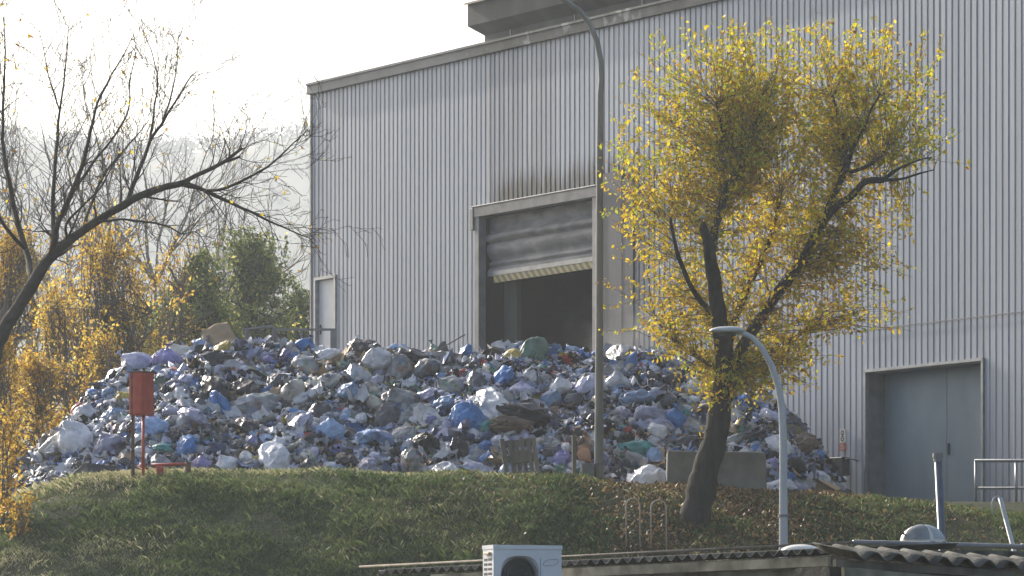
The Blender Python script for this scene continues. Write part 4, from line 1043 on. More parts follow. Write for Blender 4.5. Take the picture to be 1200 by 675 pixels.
def shoots_tree(limb_pts, targets, rs, leafn, leafsize, r0=.008, start=.25, bend=.35, twig_mb=None, jitter=.02, up=.5, near=10):
    """shoots from the nearest limb point to every target, leaves along them"""
    L_ = np.array([tuple(p) for p in limb_pts]); LP = []
    for T in targets:
        T = np.array(T)
        dist = np.linalg.norm(L_-T, axis=1) + np.clip(L_[:,2]-T[2], 0, 9)*.6
        j = rs.choice(np.argsort(dist)[:near]); o_ = L_[j]; Dv = T-o_; l = np.linalg.norm(Dv)
        mid = o_ + Dv*.45 + np.array([rs.normal()*.08, rs.normal()*.08, up*.25])*l*bend
        ts = np.linspace(0, 1, 7)[:,None]; pts = (1-ts)**2*o_ + 2*ts*(1-ts)*mid + ts**2*T
        pts[1:-1] += rs.normal(size=(5,3))*jitter*l
        rr = r0*(.5+l*.5)
        twig_mb.tube(pts.tolist(), [rr*(1-.8*k/6) for k in range(7)], 3, cap=False)
        nl = max(3, int(leafn*rs.uniform(.6, 1.3)*min(1.4, .35+l*.5)))
        s = rs.uniform(start, 1.02, nl); i0 = np.clip((s*6).astype(int), 0, 5); fr = (s*6-i0)[:,None]
        q = pts[i0]*(1-fr) + pts[i0+1]*fr + rs.normal(size=(nl,3))*leafsize*.38
        LP.append(q)
    return np.concatenate(LP)

# --- the yellow tree on the bank
YT = 63.8; sT = YT/F
yt_base = P(808, 632, YT); yt_base.z = float(ground_z(yt_base.x, YT)) 
ytree = thing('yellow_tree', 'large yellow leaved tree with dark leaning forked trunk on the bank', 'tree', yt_base)
def tp(u, v, dy=0): return P(u, v, YT+dy)
limbs = [
 ([tp(802,655),tp(810,625),tp(816,592),tp(828,548),tp(841,500),tp(848,455),tp(849,415,-.3),tp(840,352,-.65),tp(831,292,-.85),tp(821,262,-.9)], [30,22,19,17.5,16,14,11.5,9.5,7.5,4]),
 ([tp(848,455),tp(866,415,-.1),tp(895,368,.2),tp(924,327,.0),tp(943,300,-.1),tp(957,272,-.2),tp(974,248,-.3),tp(998,229,-.5),tp(1015,213,-.6),tp(1036,211,-.6)], [10,9.5,8.5,8,7,6.5,6,5.5,5,4.5]),
 ([tp(1034,211,-.5),tp(1050,200,-.5),tp(1070,190,-.55),tp(1092,184,-.6)], [3,2,1.4,.8]),
 ([tp(1034,211,-.5),tp(1055,210,-.5),tp(1075,204,-.6),tp(1094,199,-.6)], [3,2,1.5,.8]),
 ([tp(968,249,-.35),tp(982,222,-.2),tp(990,200,-.1),tp(993,190,0)], [5,5,6,5]),
 ([tp(990,205,-.1),tp(1010,197,0),tp(1028,188,0),tp(1044,172,.1)], [3,2.6,2,1]),
 ([tp(833,300,-.85),tp(840,262,-.6),tp(848,232,-.4),tp(862,204,-.2),tp(876,184,-.1)], [6,6,6,5,4]),
 ([tp(848,430),tp(860,380,.5),tp(880,330,.9),tp(905,270,1.1),tp(915,220,1.2)], [6,5.5,5,4.5,3]),
 ([tp(843,380),tp(815,345,-.6),tp(795,300,-.9),tp(785,255,-1)], [5,4,3.2,2]),
 ([tp(848,440),tp(885,420,.3),(tp(925,400,.5)),tp(955,380,.6)], [4.5,3.6,2.8,1.6]),
 ([tp(862,204,.3),tp(880,160,.5),tp(890,120,.5)], [4,3,2]),
 ([tp(862,204,.3),tp(850,165,0),tp(840,120,-.1)], [3.5,2.5,1.5]),
 ([tp(993,190,0),tp(985,150,.1),tp(975,110,.2)], [4,2.6,1.6]),
 ([tp(993,190,0),tp(1012,150,-.2),tp(1030,110,-.2)], [3.5,2.2,1.4]),
 ([tp(850,440),tp(820,420,.4),tp(790,400,.6),tp(768,372,.7)], [4,3,2.4,1.5]),
]
tm = MB(); allp = []
for pts, rs_ in limbs:
    c = catmull(pts, 6); rr = [r*sT*(.93 if pts is limbs[0][0] else .78) for r in radii(rs_, len(c))]
    c = [p + Vector((noise.noise(p*3), noise.noise(p*3+Vector((9,0,0))), 0))*.03 for p in c]
    tm.tube([p - yt_base for p in c], [r*(1+.13*noise.noise(p*9)+.07*noise.noise(p*23)) for r, p in zip(rr, c)], 14, cap=True); allp += c[8:] if pts is limbs[0][0] else c
trunk = tm.build('trunk', bark, ytree, smooth=True)
mb = MB(); mb.lathe([(0,.02),(.045,.015),(.05,-.02)], tp(823,254,-.9)-yt_base, 12); mb.build('cut_end', noisy('sawn_wood', (.35,.33,.25), (.45,.42,.32), 5, .8, 0, .1), trunk)
blobs = [(925,140,120,60,12),(915,180,70,95,24),(850,235,60,60,10),(860,450,80,30,8),(900,250,140,80,24),(838,140,100,92,17),(872,78,62,52,9),(985,115,82,68,13),(1035,160,58,62,9),(796,215,66,55,8),(862,300,105,80,17),(850,395,108,62,21),(900,430,75,45,7),(800,350,62,85,9),(935,235,78,80,13),(940,400,48,60,5),(1010,290,55,55,6),(980,350,45,55,4),(775,350,32,75,4),(1030,245,40,45,4),(990,310,28,50,2.5),(915,150,70,80,11),(905,60,90,35,4),(790,100,55,50,4),(860,455,70,25,3)]
bw = np.array([b[4] for b in blobs], float); bw /= bw.sum()
tg = []
rt = np.random.default_rng(5)
for i in range(1900):
    b = blobs[rt.choice(len(blobs), p=bw)]; r = rt.uniform(0,1)**.55; a = rt.uniform(0, 6.283)
    ph = rt.uniform(-.62, 1); rxy = math.sqrt(max(0, 1-(ph*.9)**2))
    u, v = b[0]+b[2]*r*math.cos(a)*rxy, b[1]+b[3]*r*math.sin(a)*rxy
    if v < 120 and rt.uniform() < .6: continue
    tg.append(np.array(P(u, v, YT + ph*1.15*b[2]/80 + .1)))
tg = [t for t in tg if t[2] > 4.0]
tw = MB()
lp = shoots_tree(allp, tg, rt, 23, .075, twig_mb=tw, r0=.007, bend=.5, start=.15, near=26)
# long whips fanning up from the pollard knuckles
KN = [(821,262,-.6),(828,285,-.4),(905,190,0),(862,204,-.35),(876,184,-.2),(890,120,.1),(991,191,0),(1036,211,.35),(1028,190,.3),(949,298,.1),(975,112,0),(1012,150,.1),(1030,112,.25),(840,122,-.3),(885,160,0),(785,255,-.75),(795,300,-.9),(915,222,0),(1044,174,.4)]
LPF = []
for (u, v, ln_) in KN:
    dy0 = 0
    for k in range(25):
        o_ = np.array(P(u+rt.normal()*4, v+rt.normal()*5, YT+dy0+rt.normal()*.15)); an_ = ln_ + rt.normal()*.55; yy = rt.normal()*.45
        l = rt.choice([rt.uniform(40, 110), rt.uniform(90, 185)])*YT/F
        if (u-l*0) and v - l*F/YT*math.cos(an_) < 22: l = (v-22-rt.uniform(0,18))/max(.3, math.cos(an_))*YT/F
        eu = u + l*F/YT*math.sin(an_); 
        if eu < 712 or eu > 1110: l *= .6
        dr_ = np.array([math.sin(an_), yy*.6, math.cos(an_)]); dr_ /= np.linalg.norm(dr_)
        side = np.array([math.sin(an_)*.16, 0, .05-.14*abs(math.sin(an_))])*l
        ts = np.linspace(0,1,8)[:,None]; pts = o_ + dr_*l*ts + side*ts*(1-ts)*2.2 + np.array([rt.normal()*.05, 0, 0])*l*np.sin(ts*3.1)
        tw.tube(pts.tolist(), [.0052*(1-.75*q9/7) for q9 in range(8)], 3, cap=False)
        nl = int(l*rt.uniform(13, 24)); s_ = rt.uniform(.18, 1.01, nl)**.85; i0 = np.clip((s_*7).astype(int), 0, 6); fr = (s_*7-i0)[:,None]
        LPF.append(pts[i0]*(1-fr)+pts[i0+1]*fr + rt.normal(size=(nl,3))*.022)
LPF = np.concatenate(LPF)
# drooping sprays right and thin leafy shoots at the left edge
dr = [np.array(P(rt.uniform(955,1075), rt.uniform(270,400)+0, YT+rt.uniform(-.8,.5))) for _ in range(130)]
dr = [t for t in dr if (t[0]/t[1]*F+600) < 1075-(820-t[2]/t[1]*F-270)*.0 and rt.uniform() > abs((820-t[2]/t[1]*F)-300)/160]
lp2 = shoots_tree(allp[-200:] + allp, dr, rt, 18, .075, twig_mb=tw, r0=.006, bend=.9, start=.35)
lf = [np.array(P(u, v, YT+rt.uniform(-.6,.3))) for u, v in ((705,215),(712,178),(718,262),(700,325),(705,356),(740,120),(735,140),(728,240),(722,290),(735,320),(745,60),(762,75),(775,60),(700,390),(740,385),(735,410),(750,430),(720,335),(850,25),(876,22),(900,20),(930,35),(795,60),(965,65),(998,45),(1020,70),(1052,85),(1075,120),(1088,150),(1105,165),(1130,150),(1145,195),(1090,230),(1060,100),(820,45),(990,60),(945,55))]
for _ in range(30):
    a_ = rt.uniform(-.25, 1.15)*math.pi; k_ = rt.uniform(.95, 1.14); lf.append(np.array(P(912+185*math.cos(a_)*k_, 165-125*math.sin(a_)*k_, YT+rt.uniform(-.9,.9))))
lp3 = shoots_tree(allp, lf, rt, 13, .075, twig_mb=tw, r0=.006, bend=.3, start=.35)
tw_o = tw.build('twigs', bark_pale, ytree); tw_o.location = -yt_base
LP_ = np.concatenate([lp, lp2, lp3, LPF])
V, Fq = leaf_quads(LP_, None, .074, rt, .35, .54)
lms = [leaf_mat('leaf_yellow', (.83,.65,.03), (.72,.52,.025), .55), leaf_mat('leaf_ochre', (.56,.40,.04), (.62,.42,.04), .5), leaf_mat('leaf_green', (.38,.44,.03), (.52,.52,.04)), leaf_mat('leaf_brown', (.28,.15,.03), (.42,.23,.04))]
vv_ = 820 - LP_[:,2]/LP_[:,1]*F; uu_ = 600+LP_[:,0]/LP_[:,1]*F
pr = rt.uniform(size=len(LP_)); nz = np.array([noise.noise(Vector((p[0]*.9, p[1]*.9, p[2]*.9))) for p in LP_])
mi = np.where(pr < .46 + .3*nz, 0, np.where(pr < .88, 1, 3)); gr = (rt.uniform(size=len(LP_)) < .17 + .4*np.clip(nz,0,1) + .18*(vv_ < 200)); mi = np.where(gr, 2, mi)
mi = np.where((vv_ > 300) & (mi == 0) & (rt.uniform(size=len(LP_)) < .5), 1, mi)
cr_o = np_mesh('crown', V - np.array(yt_base), Fq, lms, mi, parent=ytree)

# --- recursive twigs for bare trees
def sprout(mb, p, d, l, r, depth, rs, leaf_out, up=.10, wob=.22, minr=.0035, kids=(3,5), sides=4, spread=(.4,1.0)):
    n = 6; pts = [p.copy()]; cur = p.copy(); dd = d.normalized()
    for i in range(n):
        dd = (dd + Vector(rs.normal(size=3))*wob*.5 + Vector((0,0,up*.5))).normalized(); cur = cur + dd*l/n; pts.append(cur.copy())
    mb.tube(pts, [max(minr, r*(1-.75*i/n)) for i in range(n+1)], sides, cap=False)
    if depth == 0:
        leaf_out.extend(pts[2:]); return
    for k in range(rs.integers(*kids)):
        i = int(rs.integers(1, n+1)); ax = Vector(rs.normal(size=3)).cross(dd).normalized()
        nd = (Matrix.Rotation(rs.uniform(*spread), 3, ax) @ (pts[i]-pts[i-1]).normalized())
        sprout(mb, pts[i], nd, l*rs.uniform(.45,.75), max(minr, r*.5), depth-1, rs, leaf_out, up, wob, minr, kids, max(3, sides-1), spread)

YB = 56.0
bt_base = P(-52, 700, YB); bt_base.z = float(ground_z(bt_base.x, YB))
bare = thing('bare_tree', 'big nearly bare tree reaching in from the left edge', 'tree', bt_base)
q_ = lambda u, v, dy=0: P(u, v, YB+dy)
BL = [
 ([bt_base - Vector((.2,0,.3)), q_(-60,640), q_(-38,520), q_(-15,440), q_(2,392), q_(22,360), q_(42,326), q_(62,299), q_(90,275), q_(118,256), q_(147,238), q_(178,224), q_(205,216), q_(222,211)], [17,16,15,14,12.5,11.5,11,9.5,8,7.5,7,6.5,6,5]),
 ([q_(215,213), q_(240,201), q_(262,190), q_(275,180), q_(284,173)], [4.5,4,3.6,3.2,2.6]),
 ([q_(262,190), q_(274,186), q_(282,183)], [2.5,2.4,2]),
 ([q_(215,214), q_(243,225,.1), q_(275,240,.2), q_(300,252,.2), q_(322,261,.2), q_(345,273,.2), q_(366,281,.2)], [4,3.6,3,2.4,1.8,1.4,.8]),
 ([q_(240,224,.1), q_(265,220,-.1), q_(292,208,-.2), q_(315,194,-.2), q_(332,178,-.2), q_(352,160,-.3), q_(362,152,-.3)], [3,2.6,2.2,1.9,1.5,1,.6]),
 ([q_(150,234), q_(158,212,.2), q_(168,188,.3), q_(176,165,.4), q_(190,145,.4), q_(205,120,.5), q_(222,92,.5), q_(233,82,.5)], [4.5,4,3.4,3,2.6,2,1.3,.6]),
 ([q_(176,165,.4), q_(181,130,.5), q_(184,95,.6), q_(178,62,.7), q_(165,30,.7)], [2.4,1.8,1.4,1,.5]),
 ([q_(190,145,.4), q_(204,100,.1), q_(208,65,.1), q_(211,30,.1)], [1.8,1.3,.9,.5]),
 ([q_(60,300), q_(68,262,-.3), q_(82,230,-.4), q_(96,195,-.5), q_(104,165,-.5), q_(112,130,-.6), q_(128,92,-.6), q_(140,72,-.6), q_(158,40,-.6)], [6,5,4.4,3.8,3,2.4,1.8,1.2,.6]),
 ([q_(62,296), q_(62,255,.3), q_(63,213,.3), q_(67,170,.4), q_(70,130,.4), q_(76,85,.5), q_(82,20,.5)], [5,4,3.4,2.8,2.2,1.5,.6]),
 ([q_(70,130,.4), q_(60,100,.4), q_(52,65,.4), q_(45,30,.4)], [1.8,1.2,.9,.5]),
 ([q_(38,330), q_(30,292,.6), q_(18,250,.7), q_(10,210,.8), q_(3,165,.8), q_(4,120,.8), q_(6,60,.8), q_(4,20,.8)], [6.5,5.5,4.6,3.8,3.2,2.5,1.5,.8]),
 ([q_(30,292,.6), q_(10,270,.2), q_(-10,240,0), q_(-30,200,0)], [4,3.2,2.5,1.6]),
 ([q_(112,260), q_(150,258,-.4), q_(190,263,-.5), q_(212,274,-.6), q_(232,272,-.6), q_(246,300,-.6)], [2.4,2,1.6,1.2,1,.5]),
 ([q_(82,230,-.4), q_(110,190,.1), q_(130,165,.2), q_(150,130,.2), q_(152,95,.3), q_(160,60,.3)], [3,2.4,2,1.6,1.2,.6]),
 ([q_(98,270), q_(108,235,.5), q_(125,200,.7), q_(150,172,.8), q_(175,140,.8)], [3.2,2.6,2.1,1.6,.8]),
 ([q_(80,285), q_(78,262,-.2), q_(98,240,-.4), q_(120,215,-.5), q_(140,180,-.6)], [2.6,2.2,2,1.5,.8]),
]
bm_ = MB(); leaves_b = []; rb_ = np.random.default_rng(8); sB = YB/F
for li, (pts, rs_) in enumerate(BL):
    c = catmull(pts, 5); rr = [r*sB*.66 for r in radii(rs_, len(c))]
    c = [p + Vector((noise.noise(p*4), noise.noise(p*4+Vector((9,0,0))), noise.noise(p*4+Vector((0,7,0)))))*.018 for p in c]
    bm_.tube([p - bt_base for p in c], [r*(1+.12*noise.noise(p*8)) for r, p in zip(rr, c)], 9, cap=True)
    lo = 34 if li == 0 else 2
    for i in range(lo, len(c)-1):
        if rb_.uniform() < (.35 if li == 0 else .62):
            dd = (c[i+1]-c[i]).normalized(); ax = Vector(rb_.normal(size=3)).cross(dd).normalized()
            nd = Matrix.Rotation(rb_.uniform(.4, 1.0), 3, ax) @ dd; nd.y *= .7
            down = li in (3, 13) or (li == 1)
            ln = rb_.uniform(.25, .8)*(1.0 if li < 13 else .7)
            sprout(bm_, c[i]-bt_base, nd, ln, max(.005, rr[i]*.35), 2, rb_, leaves_b, up=(-.02 if li == 3 else .16), wob=.25, minr=.0032, kids=(2,4))
bm_.build('trunk', noisy('dim_bark', (.05,.04,.03), (.11,.09,.07), 6, .95, 0, .6, 18, 8), bare, smooth=True)
LB = np.array([tuple(p) for p in leaves_b]); pu = 600+(LB[:,0]+bt_base.x)/(LB[:,1]+bt_base.y)*F
keep = rb_.uniform(size=len(LB)) < np.where(pu < 60, .10, .028); LB = LB[keep]
V, Fq = leaf_quads(LB, None, .07, rb_, .5, .45)
np_mesh('crown', V, Fq, [lms[1], lms[0], lms[3]], rb_.integers(0, 3, len(LB)), parent=bare)
print('bare tree faces', len(bm_.f), 'leaves', len(LB))

# --- trees beyond the heap
def grown_tree(name, label, u, v_base, v_top, Y, wpx, seed, mats, mw, nshoot, leafn, leafsize, barkm, group, lean=0, asc=.6, shape=2.2):
    rs = np.random.default_rng(seed); s = Y/F
    base_ = Vector(((u-600)*s, Y, float(ground_z((u-600)*s, Y)))); H = (820-v_top)*s - base_.z; W_ = wpx*s*.5
    t = thing(name, label, 'tree', base_, 0, group); mb = MB(); lim = []
    def limb(a, b, r0_, r1_, n=8, w=.1):
        pts = [a.lerp(b, i/n) + Vector(rs.normal(size=3))*w*(a-b).length*.3*(0 < i < n) for i in range(n+1)]
        c = catmull(pts, 2); mb.tube(c, radii([r0_, r1_], len(c)), 6); return c
    tr = limb(Vector((0,0,-.2)), Vector((lean*H, 0, H*.85)), H*.022, H*.004, 8, .06); lim += tr[3:]
    for k in range(20):
        i = int(rs.integers(2, len(tr)-1)); p = tr[i]; a_ = rs.uniform(0, 6.28); f_ = (1-i/len(tr)); l = W_*(.55+.7*f_)*rs.uniform(.6,1.1)
        e = p + Vector((math.cos(a_)*l, math.sin(a_)*l, l*asc*rs.uniform(.6,1.6))); lim += limb(p, e, H*.008*(f_+.4), H*.0025, 5, .15)
    cl = []
    for k in range(46):
        h = rs.uniform(.08, .97)**.85; pf = math.sin(min(1, (1-h)*shape+.10)*math.pi/2); a_ = rs.uniform(0, 6.28); r_ = W_*pf*rs.uniform(.1, 1)**.5
        cl.append((lean*H*h + math.cos(a_)*r_, math.sin(a_)*r_*.8, H*h))
    tg_ = []
    for k in range(nshoot):
        c_ = cl[int(rs.integers(len(cl)))]; sg = W_*.17
        tg_.append(np.array([c_[0]+rs.normal()*sg, c_[1]+rs.normal()*sg, min(c_[2]+rs.normal()*sg*.8, H)]))
    tb = MB(); lp_ = shoots_tree(lim, tg_, rs, leafn, leafsize, r0=.010, start=.55, near=80, bend=.5, twig_mb=tb)
    off = mb.n; mb.add(tb.v, tb.f)
    mb.build('trunk', barkm, t, smooth=True)
    if leafn > 3:
        V, Fq = leaf_quads(lp_, None, leafsize, rs, .3, .55); w2 = np.array(mw, float); w2 /= w2.sum()
        np_mesh('crown', V, Fq, mats, rs.choice(len(mats), p=w2, size=len(lp_)), parent=t)
    return t
lg = [leaf_mat('leaf_deep_green', (.09,.13,.04), (.14,.19,.06), .4), leaf_mat('leaf_olive', (.19,.23,.06), (.27,.29,.08), .45)]
ly = [leaf_mat('leaf_gold', (.78,.56,.07), (.66,.44,.06), .6), leaf_mat('leaf_amber', (.58,.35,.06), (.66,.43,.07), .6), leaf_mat('leaf_pale_yellow', (.78,.66,.20), (.68,.58,.18), .6), lms[3]]
grp = 'golden trees behind the heap'
grown_tree('golden_tree', 'golden autumn tree directly behind the red cabinet, tallest of its row', 125, 520, 235, 84, 150, 31, ly, [5,4,2,1.5], 620, 13, .08, bark_pale, grp)
grown_tree('golden_tree', 'golden tree at the far left edge behind the bare trunk', 15, 540, 235, 88, 140, 32, ly, [4,4,1,2], 560, 12, .08, bark_pale, grp)
grown_tree('golden_tree', 'short golden tree between the bare trunk and the red cabinet', 75, 540, 320, 80, 120, 33, ly, [5,3,3,1], 560, 12, .075, bark_pale, grp)
grown_tree('golden_tree', 'sparse golden tree leaning right toward the green trees', 172, 500, 262, 90, 110, 34, ly, [3,4,1,2], 190, 8, .08, bark_pale, grp, lean=.12)
grown_tree('golden_tree', 'low amber tree filling the gap below the bare branch', 45, 560, 405, 76, 110, 35, ly, [2,5,1,3], 450, 12, .075, bark_pale, grp)
grown_tree('golden_tree', 'low amber tree beside the left end of the heap', -5, 560, 380, 74, 100, 36, ly, [2,5,1,3], 420, 12, .075, bark_pale, grp)
grown_tree('golden_tree', 'low golden tree right behind the left shoulder of the heap', 118, 540, 370, 78, 90, 37, ly, [5,4,2,2], 300, 11, .075, bark_pale, grp)
grp = 'green trees behind the heap'
grown_tree('green_tree', 'dense green tree left of the pointed one, behind cardboard', 228, 470, 280, 96, 130, 41, lg+[ly[2]], [5,6,.6], 1500, 18, .11, bark, grp)
grown_tree('green_tree', 'pointed green tree, tallest of the green ones', 298, 470, 266, 106, 135, 42, lg+[ly[2]], [4,7,.5], 1700, 18, .11, bark, grp, shape=1.3)
grown_tree('green_tree', 'small green tree touching the corner of the hall', 348, 470, 325, 108, 75, 43, lg, [3,6], 600, 15, .11, bark, grp)
grown_tree('green_tree', 'low green bush tree filling between the two larger green trees', 262, 470, 340, 110, 120, 44, lg, [6,4], 900, 16, .12, bark, grp)
grown_tree('green_tree', 'low dark green tree under the golden crowns', 180, 480, 345, 112, 120, 45, lg, [6,3], 800, 16, .12, bark, grp)
grp = 'misty bare trees far behind'
for k, (u, vt_, Y_, lb) in enumerate(((-10,160,135,'misty bare tree at far left edge behind the big trunk'),(60,165,180,'misty bare tree behind the upright bare stems'),(125,165,150,'misty bare tree with wide crown above the golden trees'),(185,175,145,'misty bare tree above the leaning golden tree'),(238,215,190,'faint misty bare tree above the dense green tree'))):
    rs = np.random.default_rng(80+k); s_ = Y_/F; x_ = (u-600)*s_; g_ = float(ground_z(x_, Y_)); H = (820-vt_)*s_ - g_
    t = thing('misty_tree', lb, 'tree', (x_, Y_, g_), 0, grp); mb = MB(); lv = []
    tp_ = [Vector((noise.noise(Vector((k, h*2, 0)))*.5, noise.noise(Vector((k, h*2, 9)))*.5, H*.8*h)) for h in np.linspace(0, 1, 9)]; tp_[0].z = -.2
    mb.tube(tp_, [H*.013*(1-.85*i/8) for i in range(9)], 6)
    for j_ in range(12):
        i = int(rs.integers(3, 9)); a_ = rs.uniform(0, 6.28); e_ = rs.uniform(.25, .9)
        sprout(mb, tp_[i], Vector((math.cos(a_)*e_, math.sin(a_)*e_, 1)), H*rs.uniform(.18,.30), H*.0045, 3, rs, lv, up=.12, wob=.22, minr=.009, kids=(3,5), sides=4, spread=(.3,.8))
    mb.build('trunk', bark_pale, t)
    V, Fq = leaf_quads(np.array([tuple(p) for p in lv[::9]]), None, .10, rs); np_mesh('crown', V, Fq, ly, rs.integers(0,4,len(Fq)), parent=t)

# --- amber shrub at the left bottom corner
def shrub(u, v, Y, w, h, label, seed, mats, mw, n, leafn=9, ls=.06, grp=None):
    rs = np.random.default_rng(seed); s = Y/F; x_ = (u-600)*s; b_ = Vector((x_, Y, float(ground_z(x_, Y)))); t = thing('shrub', label, 'shrub', b_, 0, grp)
    H = (820-v)*s - b_.z; W_ = w*s*.5; mb = MB(); lim = [Vector((rs.normal()*W_*.15, rs.normal()*.1, H*.1*k_)) for k_ in range(4)]
    for k in range(7):
        e = Vector((rs.uniform(-1,1)*W_*.7, rs.uniform(-1,1)*W_*.6, H*rs.uniform(.5,.85))); c = catmull([Vector((0,0,-.1)), e*.5+Vector((rs.normal(),rs.normal(),0))*.1, e], 4); mb.tube(c, radii([.018,.006], len(c)), 5); lim += c[2:]
    tg_ = [np.array([rs.uniform(-1,1)*W_, rs.uniform(-1,1)*W_*.8, H*rs.uniform(.1,1)]) for _ in range(n)]
    tb = MB(); lp_ = shoots_tree(lim, tg_, rs, leafn, ls, r0=.005, twig_mb=tb); mb.add(tb.v, tb.f); mb.build('stems', bark_pale, t)
    V, Fq = leaf_quads(lp_, None, ls, rs, .3, .55); w2 = np.array(mw, float); w2 /= w2.sum(); np_mesh('foliage', V, Fq, mats, rs.choice(len(mats), p=w2, size=len(lp_)), parent=t)
shrub(2, 470, 64.2, 62, 0, 'amber leaved shrub hanging in at the lower left edge', 71, ly, [3,6,1,4], 170, 13, .065)
shrub(20, 575, 63.2, 46, 0, 'low orange leaved shrub in the bottom left corner of the bank', 72, ly, [2,6,0,5], 90, 11, .06)
shrub(150, 478, 71.5, 40, 0, 'dark leafy shrub poking up at left shoulder of heap', 73, [lg[0], ly[1]], [5,2], 50, 10, .06)

# ------------------------------------------------------------------ grass, leaves
gm = [noisy('grass_green', (.09,.15,.04), (.14,.20,.06), 2, .7, 0, 0), noisy('grass_olive', (.10,.13,.04), (.15,.18,.06), 2, .7, 0, 0), noisy('grass_straw_sunlit', (.36,.34,.18), (.50,.46,.27), 2, .8, 0, 0), noisy('grass_dark', (.04,.075,.022), (.07,.11,.03), 2, .7, 0, 0)]  # straw tint is lightened so it also paints sunlight on the crest
for m in gm:
    nt = m.node_tree; b = nt.nodes['Principled BSDF']; out = nt.nodes['Material Output']; t = N(nt, 'ShaderNodeBsdfTranslucent'); c = b.inputs['Base Color'].links[0].from_socket
    nt.links.new(c, t.inputs[0]); mx = N(nt, 'ShaderNodeMixShader'); mx.inputs[0].default_value = .45; nt.links.new(b.outputs[0], mx.inputs[1]); nt.links.new(t.outputs[0], mx.inputs[2]); nt.links.new(mx.outputs[0], out.inputs[0])
rg = np.random.default_rng(3)
nt_ = 30000
TY = 67.2 - 10.5*rg.uniform(0,1,nt_)**1.1; TX = rg.uniform(-.135, .135, nt_)*TY
den = np.array([noise.noise(Vector((a*.8, b*.8, 1))) for a, b in zip(TX, TY)])
ul = 600+TX/TY*F
keepm = (rg.uniform(size=nt_) < np.clip(.95+den*.8, .5, 1)*np.where(ul > 690, .60, 1)) & ((TY < 66.2) | (np.abs(TX) < 99))
TX, TY, den = TX[keepm], TY[keepm], den[keepm]; nb = 13
bx = np.repeat(TX, nb) + rg.normal(size=len(TX)*nb)*.055; by = np.repeat(TY, nb) + rg.normal(size=len(TX)*nb)*.055
hgt = (np.repeat(np.clip(.06+.045*den+rg.normal(size=len(TX))*.016, .025, .14), nb))*rg.uniform(.5,1.4,len(bx))
bz = ground_z(bx, by)-.01; dirx = rg.normal(size=len(bx))*.55; diry = rg.normal(size=len(bx))*.55
wd = rg.uniform(.003,.006,len(bx)); an_ = rg.uniform(0,3.14,len(bx)); wx, wy = np.cos(an_)*wd, np.sin(an_)*wd
p0 = np.stack([bx-wx, by-wy, bz],1); p1 = np.stack([bx+wx, by+wy, bz],1)
p2 = np.stack([bx+dirx*hgt*.5+wx*.6, by+diry*hgt*.5+wy*.6, bz+hgt*.7],1); p3 = np.stack([bx+dirx*hgt*1.1, by+diry*hgt*1.1, bz+hgt],1)
V = np.stack([p0,p1,p2,p3],1).reshape(-1,3); Fq = np.arange(len(V)).reshape(-1,4)
ct = np.repeat(rg.uniform(size=len(TX))*.8 + .75*np.array([noise.noise(Vector((a*.45, b*.7, 7))) for a, b in zip(TX, TY)]) + .15, nb)+rg.normal(size=len(bx))*.12
sunlit_crest = ss(by, 64.6, 65.8)*.55*ss(-bx, -4, 2) + ss(by, 65, 66)*.06 + ss(-bx, 4.2, 6.5)*.25  # pale blades gathered on the crest and left: sunlight painted into the grass
mi = np.where(ct > 1.12-sunlit_crest, 2, np.where(ct > .5, 1, np.where(ct > .22, 0, 3)))
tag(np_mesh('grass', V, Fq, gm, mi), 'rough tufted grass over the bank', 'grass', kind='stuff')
# fallen leaves
n_ = 15000
FY = 66.8 - 5.5*rg.uniform(0,1,n_)**1.0; U_ = np.clip(rg.normal(860, 110, n_), 560, 1210); far_ = rg.uniform(size=n_) < .25; U_[far_] = rg.uniform(400, 1210, far_.sum())
FX = (U_-600)/F*FY; ok_ = rg.uniform(size=n_) < np.clip(1.1-np.abs(U_-860)/420, .12, 1); FX, FY = FX[ok_], FY[ok_]
pos = np.stack([FX, FY, ground_z(FX, FY)+rg.uniform(.015,.06,len(FX))],1)
V, Fq = leaf_quads(pos, None, .062, rg, 0, .6)
dead = [leaf_mat('dead_leaf_brown', (.16,.085,.035), (.26,.15,.07), .15), leaf_mat('dead_leaf_tan', (.30,.19,.09), (.40,.27,.13), .2), leaf_mat('dead_leaf_yellow', (.45,.31,.08), (.36,.24,.06), .2), leaf_mat('dead_leaf_dark', (.07,.045,.025), (.11,.07,.04), .1)]
tag(np_mesh('fallen_leaves', V, Fq, dead, rg.choice(4, p=[.4,.25,.08,.27], size=len(pos))), 'brown fallen leaves lying on the bank under the tree', 'leaves', kind='stuff')

# ------------------------------------------------------------------ air
hz = MB(); hz.box((-1300, -60, -8), (1300, 2100, 250))
m = bpy.data.materials.new('pale_haze'); m.use_nodes = True; nt = m.node_tree; nt.nodes.clear(); out = nt.nodes.new('ShaderNodeOutputMaterial')
pv = nt.nodes.new('ShaderNodeVolumePrincipled'); pv.inputs['Color'].default_value = (.86,.93,1,1); pv.inputs['Density'].default_value = .0005; pv.inputs['Anisotropy'].default_value = .35
nt.links.new(pv.outputs[0], out.inputs['Volume'])
tag(hz.build('haze', m), 'pale morning haze', 'haze', kind='stuff')

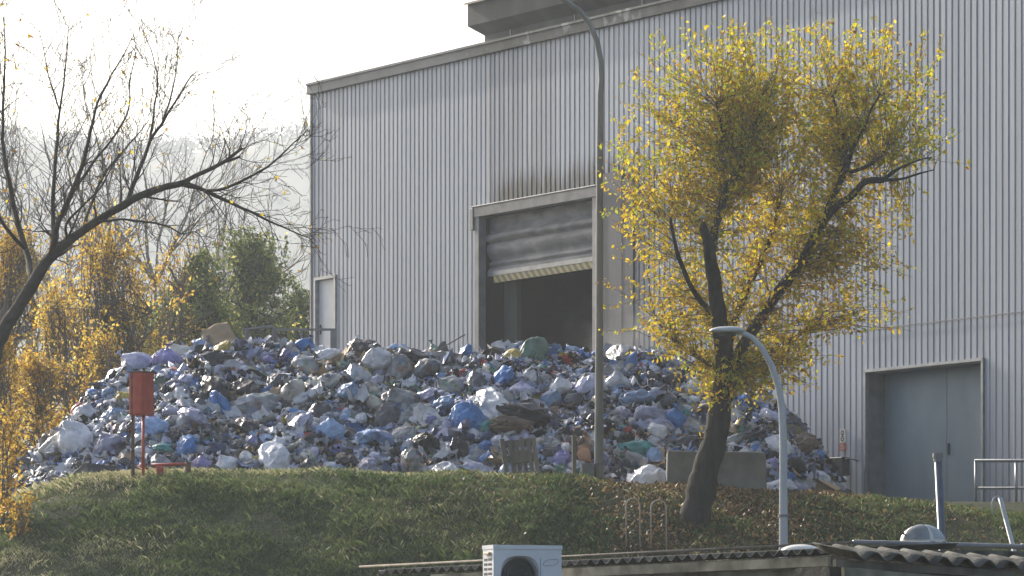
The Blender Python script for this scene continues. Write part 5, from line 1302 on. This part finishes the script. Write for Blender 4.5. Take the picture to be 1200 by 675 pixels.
m = bpy.data.materials.new('steam_vapour'); m.use_nodes = True; nt = m.node_tree; nt.nodes.clear(); out = nt.nodes.new('ShaderNodeOutputMaterial')
pv = nt.nodes.new('ShaderNodeVolumePrincipled'); pv.inputs['Color'].default_value = (.95,.95,.95,1)
tc = N(nt, 'ShaderNodeTexCoord'); n_ = N(nt, 'ShaderNodeTexNoise', Scale=1.6, Detail=3); nt.links.new(tc.outputs['Object'], n_.inputs['Vector'])
gr = N(nt, 'ShaderNodeTexGradient'); gr.gradient_type = 'SPHERICAL'; mp = N(nt, 'ShaderNodeMapping'); mp.inputs['Scale'].default_value = (1/1.35, 1/.65, 1/.95); nt.links.new(tc.outputs['Object'], mp.inputs[0]); nt.links.new(mp.outputs[0], gr.inputs[0])
rm = N(nt, 'ShaderNodeMapRange'); rm.inputs['From Min'].default_value = .42; rm.inputs['From Max'].default_value = .7; rm.inputs['To Max'].default_value = .6; nt.links.new(n_.outputs[0], rm.inputs[0])
mu = N(nt, 'ShaderNodeMath', operation='MULTIPLY'); nt.links.new(rm.outputs[0], mu.inputs[0]); nt.links.new(gr.outputs[1], mu.inputs[1]); nt.links.new(mu.outputs[0], pv.inputs['Density']); nt.links.new(pv.outputs[0], out.inputs['Volume'])
sb = MB(); sb.add(IV2*np.array([1.35,.65,.95]), IF2.tolist()); tag(sb.build('steam', m, loc=P(742, 392, 77.5)), 'thin steam rising from the heap right of the doorway', 'steam', kind='stuff')

# ------------------------------------------------------------------ light, world, camera
SUN_AZ, SUN_EL = -37, 26
w = bpy.data.worlds.new('World'); scn.world = w; w.use_nodes = True; nt = w.node_tree
bg = nt.nodes['Background']; sky = nt.nodes.new('ShaderNodeTexSky'); sky.sky_type = 'NISHITA'; sky.sun_disc = False
sky.sun_elevation = R(SUN_EL); sky.sun_rotation = R(SUN_AZ); sky.dust_density = 4.0; sky.air_density = 1.0; sky.ozone_density = 1.0
nt.links.new(sky.outputs[0], bg.inputs[0]); bg.inputs[1].default_value = .15
ld = bpy.data.lights.new('sun', 'SUN'); ld.energy = 5.0; ld.angle = R(.6); ld.color = (1, .93, .83)
lo = bpy.data.objects.new('sun', ld); COL.objects.link(lo)
sd_ = Vector((math.sin(R(SUN_AZ))*math.cos(R(SUN_EL)), math.cos(R(SUN_AZ))*math.cos(R(SUN_EL)), math.sin(R(SUN_EL))))
lo.rotation_euler = sd_.to_track_quat('Z', 'Y').to_euler()
lo.location = sd_*100
cd = bpy.data.cameras.new('camera'); cam = bpy.data.objects.new('camera', cd); COL.objects.link(cam)
cd.lens = 150; cd.sensor_width = 36; cd.shift_y = (820-337.5)/1200; cam.rotation_euler = (R(90), 0, 0); cd.clip_end = 20000; cd.clip_start = .5
scn.camera = cam
vs_ = scn.view_settings; vs_.view_transform = 'Standard'; vs_.look = 'None'; vs_.gamma = 1; vs_.exposure = .6
scn.cycles.volume_bounces = 1; scn.cycles.max_bounces = 8; scn.cycles.transparent_max_bounces = 8
print('objects', len(bpy.data.objects))
